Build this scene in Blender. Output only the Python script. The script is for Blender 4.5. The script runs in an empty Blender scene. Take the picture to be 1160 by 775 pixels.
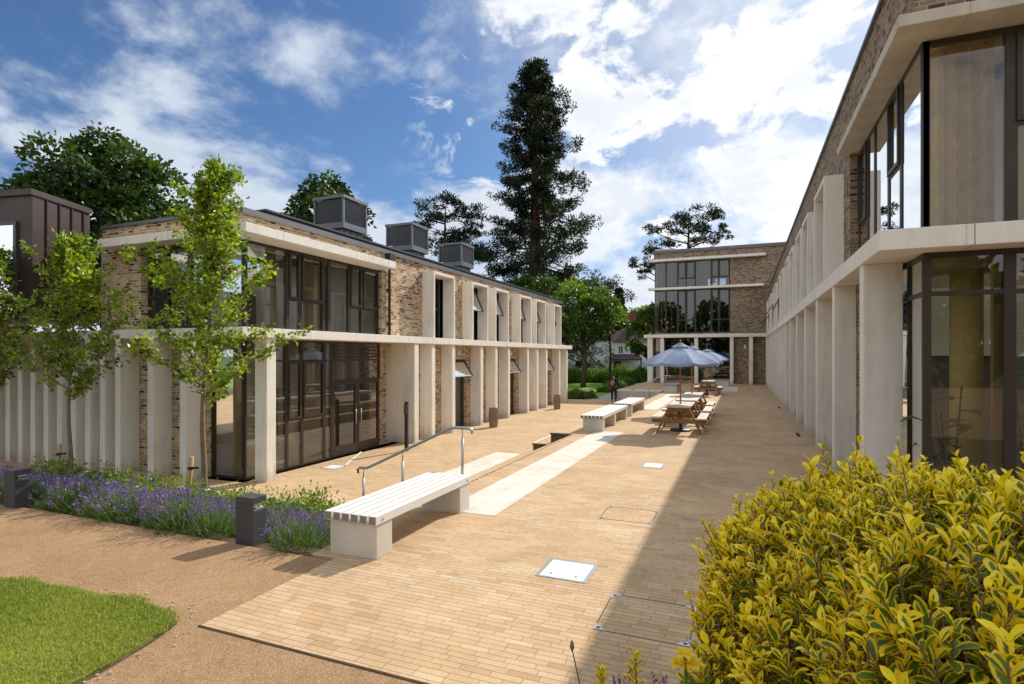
import bpy, bmesh, math, random
import numpy as np
from mathutils import Vector, Matrix

rnd = random.Random(7)
RS = np.random.RandomState(11)
scene = bpy.context.scene
COL = scene.collection
rad = math.radians

# ------------------------------------------------------------------ materials
def new_mat(name):
    m = bpy.data.materials.new(name); m.use_nodes = True
    nt = m.node_tree; nt.nodes.clear()
    out = nt.nodes.new('ShaderNodeOutputMaterial')
    return m, nt, out

class NT:
    """small helper for wiring nodes"""
    def __init__(s, nt): s.nt = nt
    def n(s, typ, **kw):
        nd = s.nt.nodes.new(typ)
        for k, v in kw.items(): setattr(nd, k, v)
        return nd
    def link(s, a, b): s.nt.links.new(a, b)
    def setin(s, sock, v):
        if hasattr(v, 'is_output') or isinstance(v, bpy.types.NodeSocket): s.link(v, sock)
        else: sock.default_value = v
    def math(s, op, a, b=None, c=None, clamp=False):
        nd = s.n('ShaderNodeMath', operation=op, use_clamp=clamp)
        s.setin(nd.inputs[0], a)
        if b is not None: s.setin(nd.inputs[1], b)
        if c is not None: s.setin(nd.inputs[2], c)
        return nd.outputs[0]
    def noise(s, vec, scale, detail=4, rough=.55, dist=0.):
        nd = s.n('ShaderNodeTexNoise'); nd.inputs['Scale'].default_value = scale
        nd.inputs['Detail'].default_value = detail; nd.inputs['Roughness'].default_value = rough
        nd.inputs['Distortion'].default_value = dist
        if vec is not None: s.link(vec, nd.inputs['Vector'])
        return nd.outputs['Fac']
    def ramp(s, fac, stops, interp='LINEAR'):
        nd = s.n('ShaderNodeValToRGB'); cr = nd.color_ramp; cr.interpolation = interp
        while len(cr.elements) > len(stops): cr.elements.remove(cr.elements[-1])
        while len(cr.elements) < len(stops): cr.elements.new(.5)
        for e, (p, c) in zip(cr.elements, stops):
            e.position = p; e.color = (c[0], c[1], c[2], 1)
        s.link(fac, nd.inputs[0]); return nd.outputs[0]
    def mix(s, fac, a, b, blend='MIX'):
        nd = s.n('ShaderNodeMix', data_type='RGBA', blend_type=blend)
        s.setin(nd.inputs['Factor'], fac)
        s.setin(nd.inputs[6], a if not isinstance(a, tuple) else (*a[:3], 1))
        s.setin(nd.inputs[7], b if not isinstance(b, tuple) else (*b[:3], 1))
        return nd.outputs[2]
    def smooth(s, v, a, b, lo=0., hi=1.):
        nd = s.n('ShaderNodeMapRange', interpolation_type='SMOOTHSTEP')
        s.setin(nd.inputs[0], v)
        for i, q in enumerate((a, b, lo, hi)): s.setin(nd.inputs[i + 1], q)
        return nd.outputs[0]
    def bump(s, h, strength, dist=.01):
        nd = s.n('ShaderNodeBump'); nd.inputs['Strength'].default_value = strength
        nd.inputs['Distance'].default_value = dist; s.link(h, nd.inputs['Height']); return nd.outputs[0]
    def bsdf(s, out, col, rough=.7, metal=0., normal=None, spec=.4):
        b = s.n('ShaderNodeBsdfPrincipled')
        s.setin(b.inputs['Base Color'], col if not isinstance(col, tuple) else (*col[:3], 1))
        s.setin(b.inputs['Roughness'], rough); b.inputs['Metallic'].default_value = metal
        b.inputs['Specular IOR Level'].default_value = spec
        if normal is not None: s.link(normal, b.inputs['Normal'])
        s.link(b.outputs[0], out.inputs[0]); return b

def plain(name, col, rough=.7, var=.25, scale=2.5, fine=40., bump=.15, metal=0., spec=.4, streak=False, bdist=.004):
    """a surface of one colour with large soft stains, fine grain and a light bump"""
    m, nt, out = new_mat(name); N = NT(nt)
    tc = N.n('ShaderNodeTexCoord').outputs['Object']
    if streak:
        mp = N.n('ShaderNodeMapping'); mp.inputs['Scale'].default_value = (1, 1, .12); N.link(tc, mp.inputs[0]); big = N.noise(mp.outputs[0], scale * 1.6, 5, .6)
    else: big = N.noise(tc, scale, 5, .6)
    fn = N.noise(tc, fine, 3, .6)
    v = N.math('ADD', N.math('MULTIPLY', big, .7), N.math('MULTIPLY', fn, .3))
    lo = tuple(c * (1 - var) for c in col); hi = tuple(min(1, c * (1 + var)) for c in col)
    c = N.ramp(v, [(.3, lo), (.7, hi)])
    N.bsdf(out, c, N.smooth(v, .3, .7, rough + .06, max(.04, rough - .06)), metal, N.bump(fn, bump, bdist), spec)
    return m

def concrete_mat(name, col, joint=0.):
    """cast concrete: cloudy tone, faint vertical streaks, splash dirt near the ground, panel joints"""
    m, nt, out = new_mat(name); N = NT(nt)
    tc = N.n('ShaderNodeTexCoord').outputs['Object']
    mp = N.n('ShaderNodeMapping'); mp.inputs['Scale'].default_value = (1, 1, .10); N.link(tc, mp.inputs[0])
    st = N.noise(mp.outputs[0], 7, 5, .65); big = N.noise(tc, .9, 5, .6); fn = N.noise(tc, 55, 4, .65); pit = N.noise(tc, 22, 2, .5)
    v = N.math('ADD', N.math('MULTIPLY', st, .5), N.math('MULTIPLY', big, .5))
    c = N.ramp(v, [(.34, tuple(q * .82 for q in col)), (.5, col), (.66, tuple(min(.9, q * 1.05) for q in col))])
    c = N.mix(N.smooth(pit, .66, .74, 0, .25), c, tuple(q * .6 for q in col))
    sx = N.n('ShaderNodeSeparateXYZ'); N.link(tc, sx.inputs[0])
    low = N.math('MULTIPLY', N.smooth(N.math('ADD', sx.outputs[2], N.math('MULTIPLY', N.math('SUBTRACT', st, .5), .9)), .38, .0), .38)
    c = N.mix(low, c, (.30, .25, .19))
    h = N.math('ADD', N.math('MULTIPLY', fn, .6), N.math('MULTIPLY', pit, .4))
    if joint:
        ja = N.math('ABSOLUTE', N.math('SUBTRACT', N.math('FRACT', N.math('DIVIDE', N.math('ADD', sx.outputs[0], .77), joint)), .5))
        jb = N.math('ABSOLUTE', N.math('SUBTRACT', N.math('FRACT', N.math('DIVIDE', N.math('ADD', sx.outputs[1], .4), joint)), .5))
        j = N.smooth(N.math('MINIMUM', ja, jb), .0035, .0015); c = N.mix(N.math('MULTIPLY', j, .75), c, (.12, .10, .08))
    N.bsdf(out, c, .78, 0, N.bump(h, .16, .004), .35)
    return m

def brick_mat(name, bw, bh, joint, stops, mortar, rough=.85, bump=.5, stagger=.5, patch=.25, jitter=0., grime=.25, gs=.6, perp=1., stain=0.):
    """individually coloured bricks or pavers from the metric UVs of the mesh"""
    m, nt, out = new_mat(name); N = NT(nt)
    uv = N.n('ShaderNodeUVMap').outputs[0]
    sx = N.n('ShaderNodeSeparateXYZ'); N.link(uv, sx.inputs[0]); u, v = sx.outputs[0], sx.outputs[1]
    vr = N.math('DIVIDE', v, bh); row = N.math('FLOOR', vr); fv = N.math('FRACT', vr)
    w1 = N.n('ShaderNodeTexWhiteNoise', noise_dimensions='1D'); N.link(row, w1.inputs['W'])
    off = N.math('ADD', N.math('MULTIPLY', row, stagger), N.math('MULTIPLY', w1.outputs[0], jitter))
    uc = N.math('ADD', N.math('DIVIDE', u, bw), off); col = N.math('FLOOR', uc); fu = N.math('FRACT', uc)
    cv = N.n('ShaderNodeCombineXYZ'); N.link(col, cv.inputs[0]); N.link(row, cv.inputs[1])
    wn = N.n('ShaderNodeTexWhiteNoise', noise_dimensions='2D'); N.link(cv.outputs[0], wn.inputs['Vector'])
    big = N.noise(uv, .55, 3, .6)
    val = N.math('ADD', wn.outputs[0], N.math('MULTIPLY', N.math('SUBTRACT', big, .5), patch * 4), clamp=True)
    face = N.ramp(val, stops)
    fine = N.noise(uv, 60, 4, .65)
    face = N.mix(.35, face, N.ramp(fine, [(.3, (.35, .33, .3)), (.7, (1, 1, 1))]), 'MULTIPLY')
    eu = N.math('MULTIPLY', N.math('MINIMUM', fu, N.math('SUBTRACT', 1., fu)), bw)
    ev = N.math('MULTIPLY', N.math('MINIMUM', fv, N.math('SUBTRACT', 1., fv)), bh)
    e = N.math('ADD', N.math('MINIMUM', N.math('MULTIPLY', eu, perp), ev), N.math('MULTIPLY', N.math('SUBTRACT', fine, .5), joint * .5))
    mask = N.smooth(e, joint * .32, joint * .75)
    c = N.mix(mask, mortar, face)
    dirt = N.noise(uv, gs, 8, .72)
    c = N.mix(grime, c, N.ramp(dirt, [(.35, (.45, .42, .38)), (.62, (1, 1, 1))]), 'MULTIPLY')
    if stain:
        b1_ = N.noise(uv, 1.7, 7, .7, .6); b2_ = N.noise(uv, 9., 3, .6)
        c = N.mix(N.smooth(b1_, .56, .70, 0, stain), c, (.20, .15, .10))
        c = N.mix(N.smooth(b2_, .69, .73, 0, stain * .9), c, (.14, .11, .08))
        c = N.mix(N.smooth(b1_, .42, .30, 0, stain * .6), c, (.72, .62, .47))
    hgt = N.math('ADD', N.math('MULTIPLY', mask, .8), N.math('MULTIPLY', fine, .3))
    N.bsdf(out, c, rough, 0, N.bump(hgt, bump, .006), .3)
    return m

def leaf_mat(name, dark, light, trans=.35, rough=.5, attr='tint', trcol=None, spec=.35):
    m, nt, out = new_mat(name); N = NT(nt)
    a = N.n('ShaderNodeAttribute', attribute_name=attr).outputs['Fac']
    mid = tuple((p + q) / 2 for p, q in zip(dark, light))
    c = N.ramp(a, [(0, dark), (.5, mid), (1, light)])
    b = N.n('ShaderNodeBsdfPrincipled'); N.link(c, b.inputs['Base Color'])
    b.inputs['Roughness'].default_value = rough; b.inputs['Specular IOR Level'].default_value = spec
    t = N.n('ShaderNodeBsdfTranslucent')
    N.link(N.mix(1., c, trcol or (1.3, 1.45, .5), 'MULTIPLY'), t.inputs[0])
    ms = N.n('ShaderNodeMixShader'); ms.inputs[0].default_value = trans
    N.link(b.outputs[0], ms.inputs[1]); N.link(t.outputs[0], ms.inputs[2]); N.link(ms.outputs[0], out.inputs[0])
    return m

def glass_mat(name, tint=(.8, .86, .84), ior=1.55, extra=.03):
    m, nt, out = new_mat(name); N = NT(nt)
    tr = N.n('ShaderNodeBsdfTransparent'); tr.inputs[0].default_value = (*tint, 1)
    gl = N.n('ShaderNodeBsdfGlossy'); gl.inputs['Roughness'].default_value = .0; gl.inputs[0].default_value = (.95, .97, 1, 1)
    tc = N.n('ShaderNodeTexCoord').outputs['Object']
    N.link(N.bump(N.noise(tc, .55, 2), .025, .12), gl.inputs['Normal'])
    fr = N.n('ShaderNodeFresnel'); fr.inputs[0].default_value = ior
    f = N.math('ADD', N.math('MULTIPLY', fr.outputs[0], 1.25), extra, clamp=True)
    ms = N.n('ShaderNodeMixShader'); N.link(f, ms.inputs[0]); N.link(tr.outputs[0], ms.inputs[1]); N.link(gl.outputs[0], ms.inputs[2])
    N.link(ms.outputs[0], out.inputs[0]); return m

def wood_mat(name, lo, hi, axis=(1, 12, 12), rough=.75):
    m, nt, out = new_mat(name); N = NT(nt)
    tc = N.n('ShaderNodeTexCoord').outputs['Object']
    mp = N.n('ShaderNodeMapping'); mp.inputs['Scale'].default_value = axis; N.link(tc, mp.inputs[0])
    g = N.noise(mp.outputs[0], 6, 6, .65, .4); big = N.noise(tc, 2.2, 3)
    c = N.ramp(N.math('ADD', N.math('MULTIPLY', g, .7), N.math('MULTIPLY', big, .3)), [(.32, lo), (.68, hi)])
    N.bsdf(out, c, rough, 0, N.bump(g, .35, .003), .3); return m

def gravel_mat(name):
    m, nt, out = new_mat(name); N = NT(nt)
    tc = N.n('ShaderNodeTexCoord').outputs['Object']
    v = N.n('ShaderNodeTexVoronoi'); v.inputs['Scale'].default_value = 190; N.link(tc, v.inputs['Vector'])
    wn = N.n('ShaderNodeTexWhiteNoise', noise_dimensions='3D'); N.link(v.outputs['Position'], wn.inputs['Vector'])
    c = N.ramp(wn.outputs[0], [(0, (.22, .12, .055)), (.3, (.33, .19, .095)), (.65, (.41, .25, .13)), (.88, (.45, .30, .17)), (1, (.60, .48, .34))])
    d = N.noise(tc, .9, 6, .65); d2 = N.noise(tc, 7, 4, .6)
    c = N.mix(.4, c, N.ramp(d, [(.32, (.5, .47, .45)), (.6, (1, 1, 1))]), 'MULTIPLY')
    c = N.mix(.3, c, N.ramp(d2, [(.3, (.6, .55, .5)), (.55, (1, 1, 1))]), 'MULTIPLY')
    N.bsdf(out, c, .9, 0, N.bump(v.outputs['Distance'], .5, .006), .25); return m

def tactile_mat(name):
    m, nt, out = new_mat(name); N = NT(nt)
    uv = N.n('ShaderNodeUVMap').outputs[0]
    sx = N.n('ShaderNodeSeparateXYZ'); N.link(uv, sx.inputs[0])
    def cell(s, p): return N.math('SUBTRACT', N.math('FRACT', N.math('DIVIDE', s, p)), .5)
    a, b = cell(sx.outputs[0], .066), cell(sx.outputs[1], .066)
    r = N.math('SQRT', N.math('ADD', N.math('MULTIPLY', a, a), N.math('MULTIPLY', b, b)))
    dome = N.smooth(r, .36, .2)
    ja = N.math('ABSOLUTE', cell(sx.outputs[0], .4)); jb = N.math('ABSOLUTE', cell(sx.outputs[1], .4))
    j = N.smooth(N.math('MAXIMUM', ja, jb), .488, .496)
    tc = N.n('ShaderNodeTexCoord').outputs['Object']
    d = N.noise(tc, 1.6, 6, .65)
    c = N.ramp(d, [(.3, (.60, .55, .46)), (.65, (.78, .74, .66))])
    ring = N.math('MULTIPLY', N.smooth(r, .46, .4), N.smooth(r, .26, .34))
    c = N.mix(N.math('MULTIPLY', ring, .45), c, (.40, .34, .27)); c = N.mix(N.math('MULTIPLY', j, .55), c, (.3, .26, .2))
    N.bsdf(out, c, .8, 0, N.bump(N.math('SUBTRACT', dome, j), .7, .006), .3); return m

def grass_ground_mat(name, lo, hi, scale=3.):
    m, nt, out = new_mat(name); N = NT(nt)
    tc = N.n('ShaderNodeTexCoord').outputs['Object']
    a = N.noise(tc, scale, 6, .7); b = N.noise(tc, 60, 3, .7)
    c = N.ramp(N.math('ADD', N.math('MULTIPLY', a, .6), N.math('MULTIPLY', b, .4)), [(.35, lo), (.65, hi)])
    N.bsdf(out, c, .9, 0, N.bump(b, .6, .03), .15); return m

def euonymus_mat(name):
    m, nt, out = new_mat(name); N = NT(nt)
    e = N.n('ShaderNodeAttribute', attribute_name='margin').outputs['Fac']
    t = N.n('ShaderNodeAttribute', attribute_name='tint').outputs['Fac']
    tc = N.n('ShaderNodeTexCoord').outputs['Object']
    nz = N.noise(tc, 130, 3, .6)
    x = N.math('ADD', e, N.math('MULTIPLY', N.math('SUBTRACT', nz, .5), .55))
    x = N.math('ADD', x, N.math('MULTIPLY', N.math('SUBTRACT', t, .5), .75))
    mk = N.smooth(x, .29, .46)
    green = N.mix(nz, (.06, .13, .010), (.16, .28, .022))
    yel = N.mix(t, (.88, .62, .006), (.99, .80, .03))
    c = N.mix(mk, green, yel)
    b = N.n('ShaderNodeBsdfPrincipled'); N.link(c, b.inputs['Base Color']); b.inputs['Roughness'].default_value = .38
    b.inputs['Specular IOR Level'].default_value = .45
    N.link(N.bump(nz, .12, .002), b.inputs['Normal'])
    tr = N.n('ShaderNodeBsdfTranslucent'); N.link(N.mix(1., c, (1.1, 1.1, .6), 'MULTIPLY'), tr.inputs[0])
    ms = N.n('ShaderNodeMixShader'); ms.inputs[0].default_value = .25
    N.link(b.outputs[0], ms.inputs[1]); N.link(tr.outputs[0], ms.inputs[2]); N.link(ms.outputs[0], out.inputs[0]); return m

def fabric_mat(name, col, trans=.42):
    m, nt, out = new_mat(name); N = NT(nt)
    tc = N.n('ShaderNodeTexCoord').outputs['Object']
    g = N.noise(tc, 3, 5, .6)
    c = N.ramp(g, [(.3, tuple(q * .8 for q in col)), (.7, tuple(q * 1.2 for q in col))])
    b = N.n('ShaderNodeBsdfPrincipled'); N.link(c, b.inputs['Base Color']); b.inputs['Roughness'].default_value = .8
    b.inputs['Sheen Weight'].default_value = .3
    t = N.n('ShaderNodeBsdfTranslucent'); N.link(c, t.inputs[0])
    ms = N.n('ShaderNodeMixShader'); ms.inputs[0].default_value = trans
    N.link(b.outputs[0], ms.inputs[1]); N.link(t.outputs[0], ms.inputs[2]); N.link(ms.outputs[0], out.inputs[0]); return m

BUFF = [(0, (.06, .038, .03)), (.08, (.15, .09, .058)), (.16, (.36, .215, .115)), (.42, (.54, .35, .185)), (.66, (.65, .45, .25)), (.86, (.74, .56, .36)), (1, (.80, .66, .48))]
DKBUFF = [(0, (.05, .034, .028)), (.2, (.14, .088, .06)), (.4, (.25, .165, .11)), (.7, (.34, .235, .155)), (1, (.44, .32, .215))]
PAVE = [(0, (.56, .365, .195)), (.12, (.635, .43, .24)), (.5, (.66, .46, .27)), (.85, (.675, .485, .30)), (1, (.70, .53, .35))]
M = dict(
    brick=brick_mat('buff brick', .19, .070, .015, BUFF, (.66, .58, .45), bump=.6, patch=.18, jitter=.3),
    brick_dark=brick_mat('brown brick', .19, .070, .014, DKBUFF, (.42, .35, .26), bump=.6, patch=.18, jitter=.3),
    paver=brick_mat('clay paver', .235, .066, .0058, PAVE, (.27, .175, .095), bump=.3, stagger=.37, jitter=.6, patch=.10, grime=.4, gs=.8, perp=1.25, stain=.30),
    paver_lo=brick_mat('terrace clay paver', .235, .066, .0058, PAVE, (.27, .18, .10), bump=.3, stagger=.37, jitter=.6, patch=.22, grime=.3, gs=.7, perp=1.25, stain=.2),
    concrete=concrete_mat('pale cast concrete', (.83, .795, .73)), concrete_band=concrete_mat('pale cast concrete lintel', (.83, .795, .73), 2.7),
    concrete_dk=plain('weathered concrete', (.55, .51, .44), .8, .2, 1.6, 40, .25, streak=True),
    bench_con=plain('bench concrete', (.62, .58, .51), .8, .12, 3, 70, .2),
    alu=plain('bronze window frame', (.055, .043, .034), .42, .15, 3, 60, .03, metal=.3),
    alu_grey=plain('dark grey metal', (.085, .09, .10), .45, .15, 3, 60, .04, metal=.3),
    coping=plain('grey zinc coping', (.16, .165, .18), .5, .15, 2, 60, .05, metal=.4),
    louvre=plain('slate grey louvre metal', (.15, .165, .19), .5, .12, 2, 60, .05, metal=.3),
    roof=plain('dark roof membrane', (.05, .055, .065), .6, .2, 2, 60, .1),
    brown_metal=plain('brown standing seam metal', (.064, .043, .043), .42, .12, 1.5, 60, .04, metal=.35),
    glass=glass_mat('window glass', (.90, .94, .92)), glass_low=glass_mat('entrance glass', (.88, .93, .90), 1.6, .07), glass_dk=glass_mat('dark window glass', (.42, .47, .47), 1.6, .05),
    plaster=plain('interior plaster', (.78, .72, .60), .9, .05, 2, 40, .03),
    int_dark=plain('interior dark wall', (.16, .15, .135), .9, .1, 2, 40, .03),
    int_floor=wood_mat('interior timber floor', (.40, .30, .19), (.52, .40, .27)),
    ochre=plain('ochre column', (.50, .36, .13), .8, .06, 2, 40, .03),
    curtain=fabric_mat('cream curtain', (.82, .58, .20), .6),
    black=plain('black powder coat', (.025, .025, .027), .5, .2, 4, 60, .05),
    bollard=plain('charcoal bollard', (.06, .062, .068), .55, .15, 4, 90, .08),
    galv=plain('brushed steel rail', (.42, .44, .45), .35, .12, 3, 60, .05, metal=.85),
    slat=wood_mat('bleached hardwood slat', (.66, .63, .58), (.82, .80, .76), (14, 1, 14)),
    slat_end=wood_mat('grey slat end', (.16, .14, .125), (.33, .30, .27), (10, 3, 10)),
    pine=wood_mat('picnic table timber', (.20, .10, .042), (.40, .22, .095), (9, 1, 9)),
    pine_top=wood_mat('weathered table top', (.56, .50, .42), (.76, .71, .63), (12, 1, 12)),
    pole=wood_mat('orange hardwood pole', (.36, .15, .045), (.50, .24, .08), (8, 8, 1)),
    stake=wood_mat('round timber stake', (.36, .22, .09), (.56, .38, .18), (9, 9, 1)),
    bin=wood_mat('hardwood bin slat', (.21, .14, .10), (.36, .26, .19), (10, 10, 1)),
    timber_dark=wood_mat('dark timber cladding', (.09, .055, .03), (.24, .155, .08), (10, 10, 1)),
    tactile=tactile_mat('blister paving'),
    cover=plain('pale paint cover', (.74, .73, .70), .7, .08, 4, 70, .12),
    steel=plain('galvanised trim', (.50, .53, .56), .35, .12, 6, 80, .05, metal=.7),
    fabric=fabric_mat('blue grey parasol canvas', (.31, .42, .65)),
    gravel=gravel_mat('resin bound gravel'),
    soil=plain('bed soil', (.10, .065, .04), .95, .4, 6, 60, .6, bdist=.02),
    lawn=grass_ground_mat('lawn turf', (.12, .14, .03), (.24, .27, .06)),
    far_lawn=grass_ground_mat('far lawn turf', (.13, .24, .03), (.25, .40, .06), 1.2),
    ground=grass_ground_mat('rough ground', (.045, .07, .02), (.10, .13, .04), .4),
    path=plain('grey path', (.36, .34, .31), .9, .15, 1.2, 60, .2),
    bark=plain('brown bark', (.085, .06, .042), .9, .4, 5, 30, .7, streak=True, bdist=.02),
    bark_red=plain('red sequoia bark', (.085, .045, .03), .95, .4, 2, 20, .8, streak=True, bdist=.05),
    bark_young=plain('young tree bark', (.22, .17, .115), .85, .35, 9, 60, .4, bdist=.005),
    white_wall=plain('white render', (.70, .72, .75), .85, .08, .8, 40, .05),
    tile=plain('plum roof tile', (.075, .045, .04), .85, .3, 1.5, 12, .5, bdist=.03),
    red_brick=plain('red chimney brick', (.22, .07, .045), .9, .3, 3, 20, .4),
    jacket=plain('black jacket cloth', (.018, .018, .024), .85, .3, 9, 80, .2),
    trousers=plain('dark trousers cloth', (.022, .02, .022), .85, .3, 9, 80, .2),
    skin=plain('skin', (.42, .25, .17), .55, .08, 9, 80, .05),
    hair=plain('dark hair', (.02, .014, .01), .5, .3, 30, 200, .4),
    bag=plain('tan backpack cloth', (.32, .15, .085), .75, .2, 9, 80, .2),
    shoe=plain('shoe leather', (.03, .027, .025), .5, .2, 9, 80, .1),
    pot=plain('blue glazed pot', (.02, .04, .13), .25, .15, 4, 60, .03, spec=.6),
    grey_stone=plain('grey stone', (.30, .31, .33), .85, .15, 2, 60, .2),
    rubber=plain('black rubber tie', (.015, .015, .015), .7, .2, 8, 60, .1),
    # foliage
    lf_young=leaf_mat('young tree leaf', (.045, .10, .008), (.42, .50, .05), .5, .36, spec=.6),
    lf_chest=leaf_mat('chestnut leaf', (.012, .03, .008), (.075, .14, .024), .3),
    lf_seq=leaf_mat('sequoia foliage', (.008, .016, .008), (.052, .068, .026), .15, .7),
    lf_pine=leaf_mat('pine needles', (.007, .016, .010), (.045, .07, .032), .12, .7),
    lf_maple=leaf_mat('maple leaf', (.018, .045, .008), (.175, .27, .04), .45),
    lf_hedge=leaf_mat('hedge leaf', (.04, .09, .014), (.16, .27, .05), .35),
    lf_lav=leaf_mat('lavender leaf', (.05, .09, .03), (.20, .30, .10), .35, .7),
    fl_lav=leaf_mat('lavender flower', (.12, .075, .22), (.34, .25, .50), .3, .7, trcol=(1, .9, 1.1)),
    lf_shrub=leaf_mat('low shrub leaf', (.06, .12, .015), (.26, .36, .045), .4),
    petal=plain('white petal surface', (.8, .8, .74), .7, .1, 9, 90, .05),
    fl_white=leaf_mat('white petal', (.7, .7, .66), (.85, .85, .8), .2, trcol=(1, 1, 1)),
    fl_yel=leaf_mat('yellow petal', (.80, .50, .01), (.95, .70, .03), .35, trcol=(1, 1, .6)),
    lf_house=leaf_mat('rubber plant leaf', (.03, .07, .02), (.10, .20, .05), .15, .3, spec=.5),
    lf_grass=leaf_mat('grass blade', (.11, .165, .025), (.54, .54, .14), .45, .6),
    euon=euonymus_mat('variegated euonymus leaf'),
)

# ------------------------------------------------------------------ mesh helpers
class MB:
    def __init__(s): s.v = []; s.f = []; s.m = []
    def quad(s, a, b, c, d, mi=0):
        i = len(s.v); s.v += [a, b, c, d]; s.f.append((i, i + 1, i + 2, i + 3)); s.m.append(mi)
    def poly(s, pts, mi=0):
        i = len(s.v); s.v += pts; s.f.append(tuple(range(i, i + len(pts)))); s.m.append(mi)
    def box(s, x0, x1, y0, y1, z0, z1, mi=0):
        i = len(s.v)
        s.v += [(x0, y0, z0), (x1, y0, z0), (x1, y1, z0), (x0, y1, z0), (x0, y0, z1), (x1, y0, z1), (x1, y1, z1), (x0, y1, z1)]
        for f in ((0, 3, 2, 1), (4, 5, 6, 7), (0, 1, 5, 4), (1, 2, 6, 5), (2, 3, 7, 6), (3, 0, 4, 7)):
            s.f.append(tuple(i + k for k in f)); s.m.append(mi)
    def obox(s, c, ax, hx, hy, hz, mi=0):
        """oriented box: centre c, axes ax (3 vectors), half sizes"""
        c = Vector(c); X, Y, Z = [Vector(a) for a in ax]; i = len(s.v)
        for sz in (-1, 1):
            for sx, sy in ((-1, -1), (1, -1), (1, 1), (-1, 1)):
                s.v.append(tuple(c + X * hx * sx + Y * hy * sy + Z * hz * sz))
        for f in ((0, 3, 2, 1), (4, 5, 6, 7), (0, 1, 5, 4), (1, 2, 6, 5), (2, 3, 7, 6), (3, 0, 4, 7)):
            s.f.append(tuple(i + k for k in f)); s.m.append(mi)
    def bar(s, p0, p1, w, h, up=(0, 0, 1), mi=0):
        p0, p1 = Vector(p0), Vector(p1); d = (p1 - p0); L = d.length; d.normalize()
        sd = d.cross(Vector(up))
        if sd.length < 1e-4: sd = d.cross(Vector((1, 0, 0)))
        sd.normalize(); u2 = sd.cross(d)
        s.obox((p0 + p1) / 2, (d, sd, u2), L / 2, w / 2, h / 2, mi)
    def prism(s, poly, z0, z1, mi=0):
        n = len(poly); i = len(s.v)
        s.v += [(x, y, z0) for x, y in poly] + [(x, y, z1) for x, y in poly]
        s.f.append(tuple(i + k for k in reversed(range(n)))); s.m.append(mi)
        s.f.append(tuple(i + n + k for k in range(n))); s.m.append(mi)
        for k in range(n):
            q = (k + 1) % n; s.f.append((i + k, i + q, i + n + q, i + n + k)); s.m.append(mi)
    def tube(s, pts, r, n=8, mi=0, cap=True):
        pts = [Vector(p) for p in pts]
        rs = r if isinstance(r, (list, tuple)) else [r] * len(pts)
        ref = Vector((.31, .17, .93)); base = len(s.v)
        for k, p in enumerate(pts):
            d = (pts[min(k + 1, len(pts) - 1)] - pts[max(k - 1, 0)])
            if d.length < 1e-7: d = Vector((0, 0, 1))
            d.normalize()
            a = d.cross(ref)
            if a.length < .05: a = d.cross(Vector((1, 0, 0)))
            a.normalize(); b = d.cross(a)
            for q in range(n):
                t = 2 * math.pi * q / n
                s.v.append(tuple(p + (a * math.cos(t) + b * math.sin(t)) * rs[k]))
        for k in range(len(pts) - 1):
            for q in range(n):
                q2 = (q + 1) % n
                s.f.append((base + k * n + q, base + k * n + q2, base + (k + 1) * n + q2, base + (k + 1) * n + q)); s.m.append(mi)
        if cap:
            s.f.append(tuple(base + q for q in reversed(range(n)))); s.m.append(mi)
            s.f.append(tuple(base + (len(pts) - 1) * n + q for q in range(n))); s.m.append(mi)
    def lathe(s, prof, c=(0, 0), n=16, mi=0, cap=True):
        base = len(s.v)
        for r, z in prof:
            for q in range(n):
                t = 2 * math.pi * q / n
                s.v.append((c[0] + r * math.cos(t), c[1] + r * math.sin(t), z))
        for k in range(len(prof) - 1):
            for q in range(n):
                q2 = (q + 1) % n
                s.f.append((base + k * n + q, base + k * n + q2, base + (k + 1) * n + q2, base + (k + 1) * n + q)); s.m.append(mi)
        if cap:
            s.f.append(tuple(base + q for q in reversed(range(n)))); s.m.append(mi)
            s.f.append(tuple(base + (len(prof) - 1) * n + q for q in range(n))); s.m.append(mi)
    def build(s, name, mat, parent=None, bevel=0., smooth=False, uv=False, org=None):
        me = bpy.data.meshes.new(name)
        o0 = org if org is not None else (tuple(world_loc(parent)) if parent is not None and parent.get('_world') else (0, 0, 0))
        uvpts = s.v
        me.from_pydata([(x - o0[0], y - o0[1], z - o0[2]) for x, y, z in s.v], [], s.f)
        mats = mat if isinstance(mat, (list, tuple)) else [mat]
        for m_ in mats: me.materials.append(m_)
        if len(mats) > 1: me.polygons.foreach_set('material_index', s.m)
        me.update()
        if bevel > 0:
            bm = bmesh.new(); bm.from_mesh(me)
            bmesh.ops.bevel(bm, geom=[e for e in bm.edges if e.is_manifold and e.calc_face_angle(0) > .5], offset=bevel, segments=2, affect='EDGES', profile=.6)
            bm.to_mesh(me); bm.free()
        if uv:
            lay = me.uv_layers.new(name='UVMap')
            for p in me.polygons:
                nx, ny, nz = (abs(q) for q in p.normal)
                for li in p.loop_indices:
                    c = me.vertices[me.loops[li].vertex_index].co
                    x, y, z = c.x + o0[0], c.y + o0[1], c.z + o0[2]
                    lay.data[li].uv = (x, y) if nz > nx and nz > ny else ((y, z) if nx > ny else (x, z))
        if smooth: me.polygons.foreach_set('use_smooth', [True] * len(me.polygons))
        return link(name, me, parent)

def world_loc(o):
    v = Vector(o.location); p = o.parent
    while p is not None: v = v + Vector(p.location); p = p.parent
    return v

def link(name, data, parent=None):
    o = bpy.data.objects.new(name, data); COL.objects.link(o)
    if parent is not None:
        o.parent = parent
        if parent.get('_world'): o['_world'] = 1
    return o

def tag(o, label, cat, group=None):
    o['label'] = label; o['category'] = cat
    if group: o['group'] = group
    return o

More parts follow.
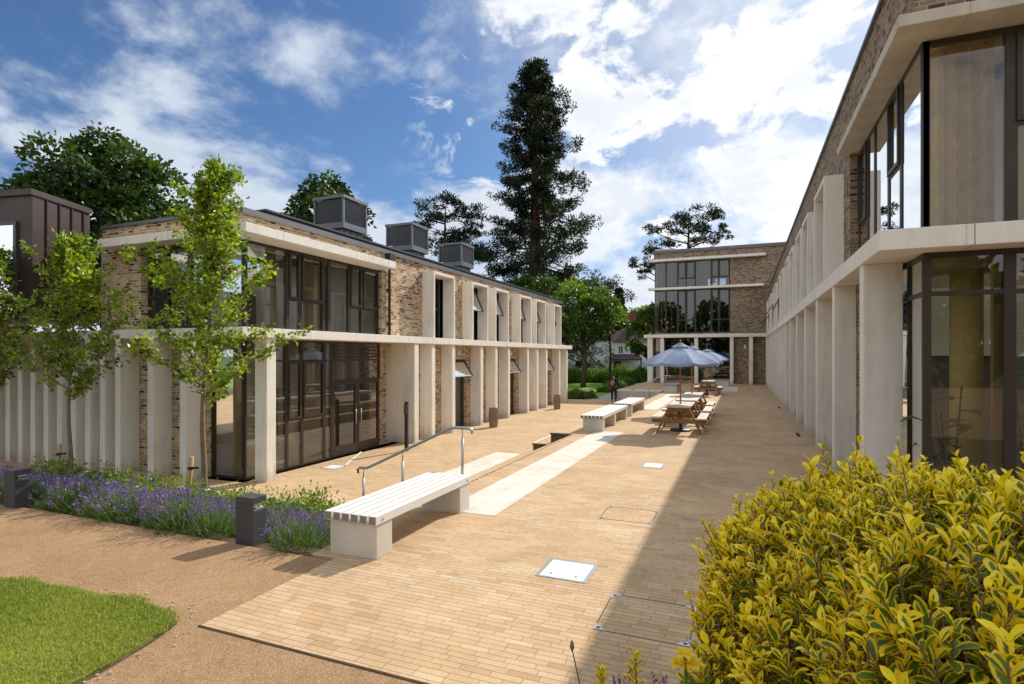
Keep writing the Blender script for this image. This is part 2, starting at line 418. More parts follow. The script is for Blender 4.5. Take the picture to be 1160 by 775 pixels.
def thing(name, label, cat, loc=(0, 0, 0), group=None, rotz=0., world=False):
    """Empty at the base of a thing; world=True: its parts are given in world coordinates"""
    o = bpy.data.objects.new(name, None); COL.objects.link(o); o.empty_display_size = .2
    o.location = loc; o.rotation_euler = (0, 0, rotz)
    if world: o['_world'] = 1
    return tag(o, label, cat, group)

def struct(o): o['kind'] = 'structure'; return o

def dup(root, loc, rotz=0., label=None, scale=None):
    def cp(o, par):
        c = o.copy(); COL.objects.link(c)
        if par is not None: c.parent = par
        for ch in [q for q in COL.objects if q.parent == o]: cp(ch, c)
        return c
    r = cp(root, None); r.location = loc; r.rotation_euler = (0, 0, rotz)
    if label: r['label'] = label
    if scale: r.scale = (scale,) * 3 if not isinstance(scale, tuple) else scale
    return r

def np_mesh(name, V, F, mat, parent=None, attrs=None, smooth=False):
    V = np.asarray(V, dtype=np.float32); F = np.asarray(F, dtype=np.int32)
    me = bpy.data.meshes.new(name); k = F.shape[1]
    me.vertices.add(len(V)); me.vertices.foreach_set('co', V.ravel())
    me.loops.add(F.size); me.loops.foreach_set('vertex_index', F.ravel())
    me.polygons.add(len(F)); me.polygons.foreach_set('loop_start', np.arange(0, F.size, k, dtype=np.int32))
    me.polygons.foreach_set('loop_total', np.full(len(F), k, dtype=np.int32))
    if smooth: me.polygons.foreach_set('use_smooth', np.ones(len(F), dtype=bool))
    for an, av in (attrs or {}).items():
        a = me.attributes.new(an, 'FLOAT', 'POINT'); a.data.foreach_set('value', np.asarray(av, dtype=np.float32))
    me.materials.append(mat); me.update(calc_edges=True); me.validate()
    return link(name, me, parent)

def unit(a): return a / np.maximum(np.linalg.norm(a, axis=-1, keepdims=True), 1e-9)

def leaves(P, D, L, W, tint, fold=.25, rs=RS, curl=.15):
    """diamond leaves at points P growing along D; returns V, F, tint per vertex"""
    n = len(P); D = unit(D)
    ref = unit(rs.normal(size=(n, 3))); S = unit(np.cross(D, ref)); U = np.cross(S, D)
    L = np.broadcast_to(np.asarray(L, dtype=float), (n,))[:, None]; W = np.broadcast_to(np.asarray(W, dtype=float), (n,))[:, None]
    mid = P + D * L * .5
    V = np.stack([P, mid + S * W * .5 + U * W * fold, P + D * L - U * L * curl, mid - S * W * .5 + U * W * fold], 1).reshape(-1, 3)
    F = np.arange(4 * n).reshape(n, 4)
    return V, F, np.repeat(tint, 4)

class LB:
    def __init__(s): s.V = []; s.F = []; s.T = []; s.n = 0
    def add(s, V, F, T): s.V.append(V); s.F.append(F + s.n); s.T.append(T); s.n += len(V)
    def build(s, name, mat, parent): return np_mesh(name, np.concatenate(s.V), np.concatenate(s.F), mat, parent, {'tint': np.clip(np.concatenate(s.T), 0, 1)})

def sphere_pts(n, rs=RS):
    return unit(rs.normal(size=(n, 3)))

# ------------------------------------------------------------------ camera, sun, sky
YAW = math.atan(261 / 635.)
cd = bpy.data.cameras.new('camera'); cam = bpy.data.objects.new('camera', cd); COL.objects.link(cam)
cam.location = (0, 0, 2.2); cam.rotation_euler = (rad(90), 0, YAW)
cd.sensor_width = 36; cd.lens = 635 / 1160 * 36; cd.shift_y = 15.5 / 1160
cd.clip_start = .05; cd.clip_end = 4000; scene.camera = cam

SUN_EL, SUN_AZ = 38., 18.          # azimuth from +Y towards +X
sd_ = Vector((math.sin(rad(SUN_AZ)) * math.cos(rad(SUN_EL)), math.cos(rad(SUN_AZ)) * math.cos(rad(SUN_EL)), math.sin(rad(SUN_EL))))
sl = bpy.data.lights.new('sun', 'SUN'); sl.energy = 5.0; sl.angle = rad(.53); sl.color = (1, .93, .82)
so = bpy.data.objects.new('sun', sl); COL.objects.link(so); so.location = (10, 30, 40)
so.rotation_euler = (-sd_).to_track_quat('-Z', 'Y').to_euler()

w = bpy.data.worlds.new('World'); scene.world = w; w.use_nodes = True
nt = w.node_tree; nt.nodes.clear(); N = NT(nt)
sky = N.n('ShaderNodeTexSky', sky_type='NISHITA'); sky.sun_disc = False
sky.sun_elevation = rad(SUN_EL); sky.sun_rotation = rad(SUN_AZ)
sky.air_density = 1.0; sky.dust_density = .6; sky.ozone_density = 2.2; sky.altitude = 50
tc = N.n('ShaderNodeTexCoord').outputs['Generated']
sx = N.n('ShaderNodeSeparateXYZ'); N.link(tc, sx.inputs[0])
dz = N.math('MAXIMUM', N.math('ADD', sx.outputs[2], .36), .05)
cx = N.n('ShaderNodeCombineXYZ'); N.link(N.math('DIVIDE', sx.outputs[0], dz), cx.inputs[0]); N.link(N.math('DIVIDE', sx.outputs[1], dz), cx.inputs[1])
mp = N.n('ShaderNodeMapping'); mp.inputs['Location'].default_value = (-10.5, 1.8, 0); N.link(cx.outputs[0], mp.inputs[0])
n1 = N.noise(mp.outputs[0], 1.75, 12, .56, .2)
n2 = N.noise(mp.outputs[0], 6.0, 8, .62, .3)
dens = N.math('ADD', N.math('MULTIPLY', n1, .78), N.math('MULTIPLY', n2, .22))
# more cloud towards the sun and horizon; unseen fill cloud added overhead and behind
dt = N.n('ShaderNodeVectorMath', operation='DOT_PRODUCT'); N.link(tc, dt.inputs[0]); dt.inputs[1].default_value = tuple(sd_)
sunny = N.smooth(dt.outputs['Value'], .60, .97)
low = N.smooth(sx.outputs[2], .38, .22); hori = N.smooth(sx.outputs[2], .16, .0)
anti = N.smooth(sx.outputs[1], .10, -.35)  # bright cloud added behind the camera to fill the shaded fronts
zen = N.smooth(sx.outputs[2], .62, .84)  # cloud added overhead, above the frame, for fill light
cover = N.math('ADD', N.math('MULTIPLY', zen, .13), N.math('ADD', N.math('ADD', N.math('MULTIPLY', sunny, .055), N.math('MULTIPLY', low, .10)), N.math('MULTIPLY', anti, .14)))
q = N.math('ADD', dens, cover)
n4 = N.noise(mp.outputs[0], 5.5, 9, .62, .35)
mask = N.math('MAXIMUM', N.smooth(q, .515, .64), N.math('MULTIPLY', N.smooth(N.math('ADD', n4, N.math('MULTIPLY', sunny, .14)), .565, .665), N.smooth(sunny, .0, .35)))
thick = N.smooth(q, .60, .78)
ccol = N.mix(thick, (.78, .86, .97), (.62, .67, .76))
ccol = N.mix(sunny, ccol, (1.22, 1.22, 1.22)); n3 = N.noise(mp.outputs[0], 7., 6, .6, .2); ccol = N.mix(N.smooth(n3, .42, .62, 0., .35), ccol, (.60, .70, .84))
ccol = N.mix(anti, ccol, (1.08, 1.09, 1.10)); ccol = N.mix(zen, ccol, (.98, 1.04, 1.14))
skyc = N.mix(1., sky.outputs[0], (.60, .79, 1.0), 'MULTIPLY'); skyc = N.mix(hori, skyc, (5.6, 6.6, 8.0)); skyc = N.mix(N.smooth(dt.outputs['Value'], .72, 1.0, 0, .6), skyc, (7.5, 8.0, 8.8))
b1 = N.n('ShaderNodeBackground'); N.link(skyc, b1.inputs[0]); b1.inputs[1].default_value = .105
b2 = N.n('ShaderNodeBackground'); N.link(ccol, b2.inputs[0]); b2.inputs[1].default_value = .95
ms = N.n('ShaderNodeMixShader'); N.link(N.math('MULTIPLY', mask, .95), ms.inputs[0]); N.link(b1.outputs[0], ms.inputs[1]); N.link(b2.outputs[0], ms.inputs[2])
wo = N.n('ShaderNodeOutputWorld'); N.link(ms.outputs[0], wo.inputs[0])

scene.view_settings.view_transform = 'Standard'; scene.view_settings.look = 'None'
scene.view_settings.exposure = 0; scene.view_settings.gamma = 1
scene.render.engine = 'CYCLES'
scene.cycles.max_bounces = 8; scene.cycles.transparent_max_bounces = 24
scene.cycles.caustics_reflective = False; scene.cycles.caustics_refractive = False
scene.cycles.sample_clamp_indirect = 6

# ------------------------------------------------------------------ the ground and paving
T = -.70                       # level of the lower terrace
m = MB(); m.quad((-1500, -1500, -.80), (1500, -1500, -.80), (1500, 1500, -.80), (-1500, 1500, -.80)); struct(m.build('ground', M['ground']))
m = MB(); m.quad((-60, -30, -.012), (30, -30, -.012), (30, 4.86, -.012), (-60, 4.86, -.012)); struct(m.build('gravel_path', M['gravel']))
m = MB()
m.prism([(-4.10, 3.27), (14, 3.27), (14, 70), (-7.5, 70), (-7.5, 37.5), (-4.42, 37.5), (-4.42, 4.90), (-4.10, 4.90)], -.79, 0)
struct(m.build('plaza', M['paver'], uv=True))
m = MB(); m.quad((-45, 7.5, T), (-4.4, 7.5, T), (-4.4, 36.2, T), (-45, 36.2, T)); struct(m.build('terrace', M['paver_lo'], uv=True))
# dark joint where the pavers meet the gravel
m = MB(); m.box(-4.112, 14, 3.258, 3.27, -.05, -.004); m.box(-4.112, -4.10, 3.27, 4.88, -.05, -.004); struct(m.build('paving_edge', M['soil']))
# planting bed falling from the path to the terrace
def bed_z(y): return -.03 - .67 * min(1, max(0, (y - 4.88) / 2.55))
m = MB(); xs = [-45 + i * (40.575 / 60) for i in range(61)]; ys = [4.86 + i * 2.64 / 10 for i in range(11)]
for i in range(60):
    for j in range(10):
        z = lambda a, b: bed_z(ys[b]) + .03 * math.sin(a * 2.3 + b * 1.7) * (0 < b < 10)
        m.quad((xs[i], ys[j], z(i, j)), (xs[i + 1], ys[j], z(i + 1, j)), (xs[i + 1], ys[j + 1], z(i + 1, j + 1)), (xs[i], ys[j + 1], z(i, j + 1)))
struct(m.build('planting_bed', M['soil']))
# steps down to the terrace
for nm, y0, y1 in (('steps', 8.1, 15.2), ('far_steps', 23.6, 33.4)):
    m = MB(); d = MB()
    for i in range(1, 5):
        m.box(-4.42 - .3 * i, -4.42 - .3 * (i - 1) - (.0 if i > 1 else .002), y0, y1, -.74, -.14 * i)
        k = 0
        yy = y0 + .1
        while yy < y1 - .1:
            d.box(-4.42 - .3 * i + .03, -4.42 - .3 * i + .075, yy, yy + .05, -.14 * i - .004, -.14 * i + .004); yy += .15 if nm == 'steps' else .3
    yy = y0 + .1
    while yy < y1 - .1:
        d.box(-4.39, -4.345, yy, yy + .05, -.004, .004); yy += .15 if nm == 'steps' else .3
    struct(m.build(nm, M['paver'], uv=True)); struct(d.build('step_studs', M['alu_grey']))
# seating tiers between the flights, brick tops and dark boarded ends
m = MB(); m.box(-5.06, -4.424, 15.26, 23.6, -.74, -.004); m.box(-5.60, -5.06, 15.26, 23.6, -.74, -.335); struct(m.build('seating_tiers', M['paver'], uv=True))
m = MB()
for x0, x1, zt in ((-5.06, -4.43, -.004), (-5.60, -5.06, -.335)):
    nb = 7
    for i in range(nb):
        a = x0 + (x1 - x0) * i / nb; b = x0 + (x1 - x0) * (i + 1) / nb
        m.box(a + .004, b - .004, 15.215, 15.257, -.72, zt - .035)
    m.box(x0 - .015, x1, 15.19, 15.258, zt - .033, zt + .006)
struct(m.build('tier_end_boarding', M['timber_dark']))
m = MB(); m.box(-5.64, -5.59, 15.3, 23.5, -.341, -.325); struct(m.build('tier_nosing', M['cover']))
# blister paving
def sheet(name, mat, x0, x1, y0, y1, z, edge=None):
    m = MB(); m.box(x0, x1, y0, y1, z - .02, z + .004); return m.build(name, mat, uv=True)
struct(sheet('tactile_paving', M['tactile'], -3.95, -3.15, 7.02, 16.1, 0))
struct(sheet('tactile_paving', M['tactile'], -6.85, -6.05, 8.1, 15.4, T))
struct(sheet('tactile_paving', M['tactile'], -3.95, -3.2, 23.3, 33.0, 0))
struct(sheet('tactile_paving', M['tactile'], -1.2, -.3, 36.4, 42.4, 0))
# far path, lawn
m = MB(); m.poly([(-9.6, 36.2, T - .02), (-4.4, 36.2, T - .02), (-7.5, 46, T - .02), (-9.8, 64, T - .02), (-11, 64, T - .02), (-9.3, 40, T - .02)]); m.quad((-7.5, 37.5, T - .024), (-4.4, 36.2, T - .024), (-4.4, 37.5, T - .024), (-7.5, 46, T - .024)); struct(m.build('far_path', M['path']))
m = MB(); m.poly([(-60, 36.2, T - .03), (-9.6, 36.2, T - .03), (-9.3, 40, T - .03), (-11, 64, T - .03), (-60, 64, T - .03)]); struct(m.build('far_lawn', M['far_lawn']))
# foreground lawn: turf slab with real blades
LAWN = [(-14, 3.12), (-9, 3.16), (-6.9, 3.19), (-5.7, 3.31), (-5.0, 3.36), (-4.55, 3.34), (-4.33, 3.2), (-4.22, 2.9), (-4.15, 2.5), (-4.1, 1.9), (-4.0, .5), (-4.0, -6), (-14, -6)]
m = MB(); m.prism(LAWN, -.03, .018); struct(m.build('lawn', M['lawn']))
m = MB(); m.prism([(x + (.022 if x > -4.6 else 0), y + (.022 if y > 2.9 else 0)) for x, y in LAWN], -.03, -.006); struct(m.build('lawn_edge', M['soil']))
pb = MB()
for k in range(70):
    if k % 2: x, y = rnd.uniform(-6.8, -4.2), 3.40 + abs(rnd.gauss(0, .06))
    else: x, y = -4.13 + abs(rnd.gauss(0, .07)), rnd.uniform(1.6, 3.3)
    if k % 5 == 0: x, y = rnd.uniform(-9, -2.2), rnd.uniform(1.8, 4.8)
    if x > -4.1 and y > 3.2: continue
    r_ = rnd.uniform(.004, .010); pb.obox((x, y, -.010 + r_ * .4), (Vector((1, rnd.uniform(-1, 1), .2)).normalized(), Vector((rnd.uniform(-.5, .5), 1, 0)).normalized(), (0, 0, 1)), r_, r_ * .8, r_ * .6)
o = pb.build('pebbles', M['concrete_dk'], bevel=.003); o['kind'] = 'stuff'; tag(o, 'loose pebbles scattered along the lawn edge on the gravel path', 'pebbles')
def in_poly(x, y, poly):
    c = np.zeros(len(x), bool); j = len(poly) - 1
    for i in range(len(poly)):
        xi, yi = poly[i]; xj, yj = poly[j]
        c ^= ((yi > y) != (yj > y)) & (x < (xj - xi) * (y - yi) / (yj - yi + 1e-12) + xi); j = i
    return c
n = 220000
px = RS.uniform(-10.5, -4.0, n); py = RS.uniform(.9, 3.42, n)
wob = .035 * np.sin(px * 9) + .03 * np.sin(py * 13 + px * 4) + RS.normal(0, .018, n)
ok = in_poly(px + wob, py + wob, LAWN); px, py = px[ok], py[ok]; n = len(px)
patch = np.sin(px * 2.1 + 1.3 * np.sin(py * 1.7)) * np.sin(py * 2.7 + px) * .18
D = np.stack([RS.normal(0, .45, n), RS.normal(0, .45, n), np.ones(n)], 1)
V, F, Tn = leaves(np.stack([px, py, np.full(n, .012)], 1), D, RS.uniform(.02, .05, n), RS.uniform(.003, .006, n), np.clip(RS.normal(.5, .32, n) + patch, 0, 1), .1, curl=.3)
g = np_mesh('grass', V, F, M['lf_grass'], None, {'tint': Tn}); g['kind'] = 'stuff'; tag(g, 'short mown grass of the lawn corner beside the gravel path', 'grass')

# ------------------------------------------------------------------ building helpers (parts given in world coordinates)
def wall(mb, ax, plane, thick, a0, a1, z0, z1, holes):
    """wall in the plane x=plane ('x') or y=plane ('y'), thickness to plane+thick, with rectangular holes (a0,a1,z0,z1)"""
    A = sorted({a0, a1} | {min(max(q, a0), a1) for h in holes for q in h[:2]})
    for i in range(len(A) - 1):
        lo, hi = A[i], A[i + 1]
        if hi - lo < 1e-6: continue
        zs = [(z0, z1)]
        for h in holes:
            if h[0] < hi - 1e-6 and h[1] > lo + 1e-6:
                nz = []
                for p, q in zs:
                    if h[2] > p: nz.append((p, min(q, h[2])))
                    if h[3] < q: nz.append((max(p, h[3]), q))
                zs = [(p, q) for p, q in nz if q - p > 1e-6]
        for p, q in zs:
            b = sorted((plane, plane + thick))
            if ax == 'x': mb.box(b[0], b[1], lo, hi, p, q)
            else: mb.box(lo, hi, b[0], b[1], p, q)

def wall_h(mb, z0, z1, x0, x1, y0, y1, hole):
    """slab with one rectangular opening"""
    a, b, c, d = hole
    mb.box(x0, a, y0, y1, z0, z1); mb.box(b, x1, y0, y1, z0, z1); mb.box(a, b, y0, c, z0, z1); mb.box(a, b, d, y1, z0, z1)

def bx(mb, ax, d0, d1, a0, a1, z0, z1, mi=0):
    d0, d1 = sorted((d0, d1)); a0, a1 = sorted((a0, a1))
    if ax == 'x': mb.box(d0, d1, a0, a1, z0, z1, mi)
    else: mb.box(a0, a1, d0, d1, z0, z1, mi)

def frame(mb, ax, d0, d1, a0, a1, z0, z1, w, wb=None):
    wb = wb or w
    bx(mb, ax, d0, d1, a0, a0 + w, z0, z1); bx(mb, ax, d0, d1, a1 - w, a1, z0, z1)
    bx(mb, ax, d0, d1, a0 + w, a1 - w, z1 - w, z1); bx(mb, ax, d0, d1, a0 + w, a1 - w, z0, z0 + wb)

def pane(parent, ax, d, a0, a1, z0, z1, mat):
    m = MB()
    if ax == 'x': m.quad((d, a0, z0), (d, a1, z0), (d, a1, z1), (d, a0, z1))
    else: m.quad((a0, d, z0), (a1, d, z0), (a1, d, z1), (a0, d, z1))
    return m.build('pane', mat, parent)

def window(par, ax, plane, a0, a1, z0, z1, out, splits=(), sash=None, fw=.055, fd=.09, gm=None, fm=None):
    """frame (part) with panes and an opening sash (sub-parts). out=+1/-1 outward direction; splits = transom heights; sash=(zlo,zhi)"""
    gm = gm or M['glass']; fm = fm or M['alu']
    m = MB(); i0, i1 = plane - out * fd, plane
    frame(m, ax, i0, i1, a0, a1, z0, z1, fw)
    zs = [z0 + fw] + list(splits) + [z1 - fw]
    for s in splits: bx(m, ax, i0, i1, a0 + fw, a1 - fw, s - fw * .45, s + fw * .45)
    f = m.build('window', fm, par)
    pane(f, ax, plane - out * fd * .16, a0 + fw * .8, a1 - fw * .8, z0 + fw * .8, z1 - fw * .8, gm)
    if sash:
        m = MB(); frame(m, ax, plane - out * .012, plane + out * .028, a0 + fw * .75, a1 - fw * .75, sash[0] + fw * .4, sash[1] - fw * .4, .06)
        m.build('sash', fm, f)
    return f

def tilted_sash(par, X, y0, y1, ztop, h, ang, out=1, gm=None):
    """top-hung sash opened outwards along +x*out"""
    ca, sa = math.cos(ang), math.sin(ang)
    def P(y, t, off=0.): return (X + out * (sa * t + ca * off), y, ztop - ca * t + sa * off)
    m = MB(); w_ = .055
    def piece(ya, yb, t0, t1):
        m_ = [P(ya, t0), P(yb, t0), P(yb, t1), P(ya, t1)]; q = [P(ya, t0, .045), P(yb, t0, .045), P(yb, t1, .045), P(ya, t1, .045)]
        i = len(m.v); m.v += m_ + q
        for f in ((0, 3, 2, 1), (4, 5, 6, 7), (0, 1, 5, 4), (1, 2, 6, 5), (2, 3, 7, 6), (3, 0, 4, 7)): m.f.append(tuple(i + k for k in f)); m.m.append(0)
    piece(y0, y0 + w_, 0, h); piece(y1 - w_, y1, 0, h); piece(y0 + w_, y1 - w_, 0, w_); piece(y0 + w_, y1 - w_, h - w_, h)
    s = m.build('open_sash', M['alu_grey'], par)
    g_ = MB(); g_.quad(P(y0 + .03, .03, .02), P(y1 - .03, .03, .02), P(y1 - .03, h - .03, .02), P(y0 + .03, h - .03, .02)); g_.build('pane', gm or M['glass'], s)
    return s

# ------------------------------------------------------------------ LEFT BUILDING
LB_ = thing('brick_building', 'two storey buff brick building with concrete fins and roof ventilators, left of the courtyard', 'building', (-13, 20, T), world=True)
XB, YF = -10.55, 9.5           # brick planes: courtyard side, front side
ZR = 5.50
fins_y = [17.08, 18.58, 21.05, 22.55, 24.0, 26.52, 27.95, 29.45, 31.85, 33.35]
sur = [(17.25, 18.85), (20.33, 21.86), (22.62, 24.14), (25.6, 27.2), (27.9, 29.5), (30.98, 32.36)]
m = MB()
holes = [(9.5, 14.85, 2.82, 4.92), (9.5, 15.95, T, 2.62)]
holes += [(a + .1, b - .1, 2.86, 5.12) for a, b in sur]
doors = [(18.95, 20.75), (24.45, 26.2), (29.9, 31.6)]
holes += [(a, b, T, 2.05) for a, b in doors] + [(22.9, 23.9, T, 2.3)]
wall(m, 'x', XB, -.32, 9.5, 33.9, T - .05, ZR, holes)
fh = [(-14.0, -10.3, 2.82, 4.92), (-11.80, -10.3, T, 2.62)]
wall(m, 'y', YF, .32, -19.6, XB - .321, T - .05, 2.62, [fh[1]])
wall(m, 'y', YF, .32, -15.5, XB - .321, 2.62, ZR, [fh[0]])
m.box(-19.6, XB - .33, 33.6, 33.9, T, ZR)
m.box(-11.5, -11.15, 14.99, 15.915, T - .05, 2.60)
m.build('wall', M['brick'], LB_, uv=True)
# brick corner above the glazing (front return)
# roof, coping, set back upstand
m = MB(); wall_h(m, ZR - .12, ZR - .02, -15.5, XB - .3, YF + .3, 33.6, (-15.2, -11.7, 10.3, 14.9))  # roof opening added to let daylight into the corner rooms
rf = m.build('roof', M['roof'], LB_)
m = MB(); m.box(-11.3, XB + .06, YF - .06, 33.96, ZR, ZR + .075); m.box(-15.5, -11.3, YF - .06, YF + .34, ZR, ZR + .075)
m.box(XB + .062, XB + .075, YF - .07, 33.97, ZR - .05, ZR + .08)
m.build('coping', M['coping'], rf)
m = MB(); m.box(-14.6, -10.98, 15.1, 33.3, ZR, ZR + .30); m.box(-14.7, -10.93, 15.05, 33.35, ZR + .30, ZR + .35); m.box(-11.62, -10.98, 10.6, 15.1, ZR, ZR + .30); m.box(-11.62, -10.93, 10.55, 15.05, ZR + .302, ZR + .35)
m.build('roof_upstand', M['roof'], rf)
m = MB(); m.quad((-15.2, 10.3, ZR - .06), (-11.7, 10.3, ZR - .06), (-11.7, 14.9, ZR - .06), (-15.2, 14.9, ZR - .06)); m.build('added_rooflight', M['glass'], rf)  # glazing over the added opening, hidden from the courtyard
# roof ventilators
for (y0, y1) in ((15.64, 16.95), (19.98, 21.28), (24.42, 25.75)):
    x0, x1 = -14.0, -12.7
    m = MB(); m.box(x0 + .12, x1 - .12, y0 + .12, y1 - .12, ZR + .3, 6.62)
    m.box(x0, x1, y0, y1, 6.62, 6.82); m.box(x0 - .03, x1 + .03, y0 - .03, y1 + .03, 7.66, 7.76)
    for cx_, cy_ in ((x0, y0), (x1 - .07, y0), (x0, y1 - .07), (x1 - .07, y1 - .07)): m.box(cx_, cx_ + .07, cy_, cy_ + .07, 6.82, 7.66)
    m.box(x0 + .2, x1 - .2, y0 + .2, y1 - .2, 6.82, 7.66)
    for k in range(3):
        yy = y0 + .2 + k * .34; m.box(x1 - .125, x1 - .10, yy, yy + .24, 6.36, 6.58)
    v = m.build('roof_ventilator', M['louvre'], rf)
    s = MB(); nb = 9
    for k in range(nb):
        z = 6.87 + k * .085
        s.bar((x1 - .05, y0 + .07, z + .03), (x1 - .05, y1 - .07, z + .03), .012, .105, up=(.75, 0, 1))
        s.bar((x0 + .07, y0 + .05, z + .03), (x1 - .07, y0 + .05, z + .03), .012, .105, up=(0, -.75, 1))
    s.build('louvre', M['louvre'], v)
# band and upper ledge
m = MB()
m.box(-10.93, -10.0, YF - .5, 34.4, 2.61, 2.83); m.box(-15.55, -10.93, YF - .48, YF + .0, 2.612, 2.828)
m.box(-19.6, -15.55, YF - .478, YF, 2.61, 2.83)
m.build('concrete_band', M['concrete_band'], LB_, bevel=.012)
m = MB(); m.box(-10.9, -9.97, YF - .45, 14.75, 4.90, 5.12); m.box(-15.0, -10.9, YF - .44, YF - .001, 4.905, 5.115)
m.build('concrete_ledge', M['concrete_band'], LB_, bevel=.012)
# fins
def fin(par, x0, x1, y0, y1, z0, z1):
    m = MB(); m.box(x0, x1, y0, y1, z0, z1); return m.build('fin', M['concrete'], par, bevel=.012)
fin(LB_, -10.42, -10.06, 9.72, 10.0, T - .02, 2.609)
fin(LB_, -11.4, -10.03, 15.92, 16.19, T - .02, 2.609)
for y in fins_y: fin(LB_, XB + .01, -10.06, y, y + .25, T - .02, 2.609)
for x in [-11.98, -13.07, -14.25] + [-14.83 - .578 * k for k in range(9)]: fin(LB_, x, x + .2, YF - .48 + .002, YF - .001, T - .02, 2.609)
# window surrounds on the upper floor
for k, (a, b) in enumerate(sur):
    m = MB(); t = .1; x0, x1 = XB - .24, -10.08
    m.box(x0, x1, a, a + t, 2.832, 5.2); m.box(x0, x1, b - t, b, 2.832, 5.2); m.box(x0, x1, a + t, b - t, 5.1, 5.2)
    s = m.build('window_surround', M['concrete'], LB_, bevel=.008)
    op = k in (1, 2, 3, 4, 5)
    f = MB(); frame(f, 'x', XB - .2, XB - .12, a + t, b - t, 2.835, 5.1, .06); zs = 3.95
    bx(f, 'x', XB - .2, XB - .12, a + t + .06, b - t - .06, zs - .03, zs + .03)
    bx(f, 'x', XB - .2, XB - .12, b - t - .62, b - t - .56, 2.9, 5.04)
    fo = f.build('window_frame', M['alu_grey'], s)
    # lower light fixed; upper light open or shut
    g_ = MB(); g_.quad((XB - .16, a + t + .05, 2.88), (XB - .16, b - t - .05, 2.88), (XB - .16, b - t - .05, zs), (XB - .16, a + t + .05, zs)); 
    if not op: g_.quad((XB - .16, a + t + .05, zs), (XB - .16, b - t - .05, zs), (XB - .16, b - t - .05, 5.05), (XB - .16, a + t + .05, 5.05))
    g_.build('pane', M['glass_low'], fo)
    bl = MB(); bl.box(XB - .62, XB - .60, a + t, (a + b) / 2 + (.1 if k % 2 else .35), 2.85, 5.1); bl.build('pale_backing', M['plaster'], fo)  # pale panel added to lighten the dark panes, standing in for reflections
    if op:
        ts = tilted_sash(LB_, XB - .12, a + t + .05, b - t - .1, 5.04, 1.08, rad((24, 21, 16, 17, 17)[k - 1]), 1, M['glass_low'])
        ts.parent = s
# corner glazing, upper floor
gx = -10.66
for (a, b, spl, sa) in [(9.68, 10.98, (), None), (10.98, 11.43, (3.63,), (3.63, 4.86)), (11.43, 12.31, (3.63,), (3.63, 4.86)), (12.31, 12.52, (), None), (12.52, 13.4, (), None), (13.4, 14.0, (3.63,), (3.63, 4.86)), (14.0, 14.82, (3.63,), (3.63, 4.86))]:
    window(LB_, 'x', gx, a, b, 2.835, 4.895, 1, spl, sa)
for (a, b, spl, sa) in [(-11.9, -10.72, (), None), (-12.5, -11.9, (3.63,), (3.63, 4.86)), (-13.3, -12.5, (), None), (-13.98, -13.3, (3.63,), (3.63, 4.86))]:
    window(LB_, 'y', YF + .16, a, b, 2.835, 4.895, -1, spl, sa)
# ground floor corner glazing and entrance
gx = -10.72
for (a, b, spl, sa) in [(9.72, 10.55, (), None), (10.55, 11.02, (2.07,), None), (11.02, 11.55, (.54, 2.07), (.54, 2.07)), (11.55, 12.4, (.54, 2.07), (.54, 2.07)), (12.4, 12.7, (2.07,), None)]:
    window(LB_, 'x', gx, a, b, T, 2.606, 1, spl, sa, gm=M['glass_low'], fw=.05)
window(LB_, 'x', gx, 12.7, 14.98, 1.46, 2.606, 1, (2.07,), None)
m = MB()
for k in range(4): bx(m, 'x', gx - .02, gx + .02, 12.8, 14.86, 2.14 + k * .1, 2.19 + k * .1)
m.build('air_grille', M['alu'], LB_)
for a, b, hs in ((12.72, 13.84, 1), (13.84, 14.96, -1)):
    m = MB(); frame(m, 'x', gx - .07, gx - .005, a, b, T + .01, 1.455, .10, .28)
    d = m.build('door', M['alu'], LB_)
    pane(d, 'x', gx - .035, a + .08, b - .08, T + .25, 1.38, M['glass_dk'])
    yh = b - .12 if hs > 0 else a + .12
    h = MB(); h.tube([(gx - .005, yh, .18), (gx + .05, yh, .18), (gx + .05, yh, .60), (gx - .005, yh, .60)], .014, 6); h.build('handle', M['steel'], d, smooth=True)
window(LB_, 'y', YF + .2, -11.79, -10.75, T, 2.606, -1, (), None, fw=.07)
# doors and open top lights between the fins
for k, (a, b) in enumerate(doors):
    X0 = XB - .14
    m = MB(); frame(m, 'x', X0 - .08, X0, a, b, T, 2.05, .06); bx(m, 'x', X0 - .08, X0, a + .06, b - .06, 1.3, 1.36)
    bx(m, 'x', X0 - .08, X0, a + 1.02, a + 1.08, T, 1.3)
    f = m.build('door_frame', M['alu_grey'], LB_)
    m = MB(); frame(m, 'x', X0 - .06, X0 - .01, a + .06, a + 1.02, T + .01, 1.3, .09, .2); bx(m, 'x', X0 - .05, X0 - .03, a + .15, a + .93, T + .2, 1.22)
    d = m.build('door', M['alu_grey'], f)
    pane(f, 'x', X0 - .04, a + 1.06, b - .05, T + .05, 1.3, M['glass'])
    h = MB(); h.tube([(X0 - .01, a + .2, .05), (X0 + .05, a + .2, .05), (X0 + .05, a + .2, .62), (X0 - .01, a + .2, .62)], .014, 6); h.build('handle', M['steel'], f, smooth=True)
    ts = tilted_sash(LB_, X0, a + .05, b - .05, 2.0, .78, rad(34), 1, M['glass']); ts.parent = f
m = MB(); frame(m, 'x', XB - .2, XB - .12, 22.9, 23.9, T, 2.3, .06); f = m.build('window', M['alu_grey'], LB_); pane(f, 'x', XB - .16, 22.95, 23.85, T + .05, 2.25, M['glass_dk'])
for y in (19.35, 19.85, 22.0, 24.9, 25.3):
    m = MB(); m.box(XB + .002, XB + .09, y, y + .2, 2.22, 2.42); m.build('wall_lamp', M['cover'], LB_, bevel=.01)
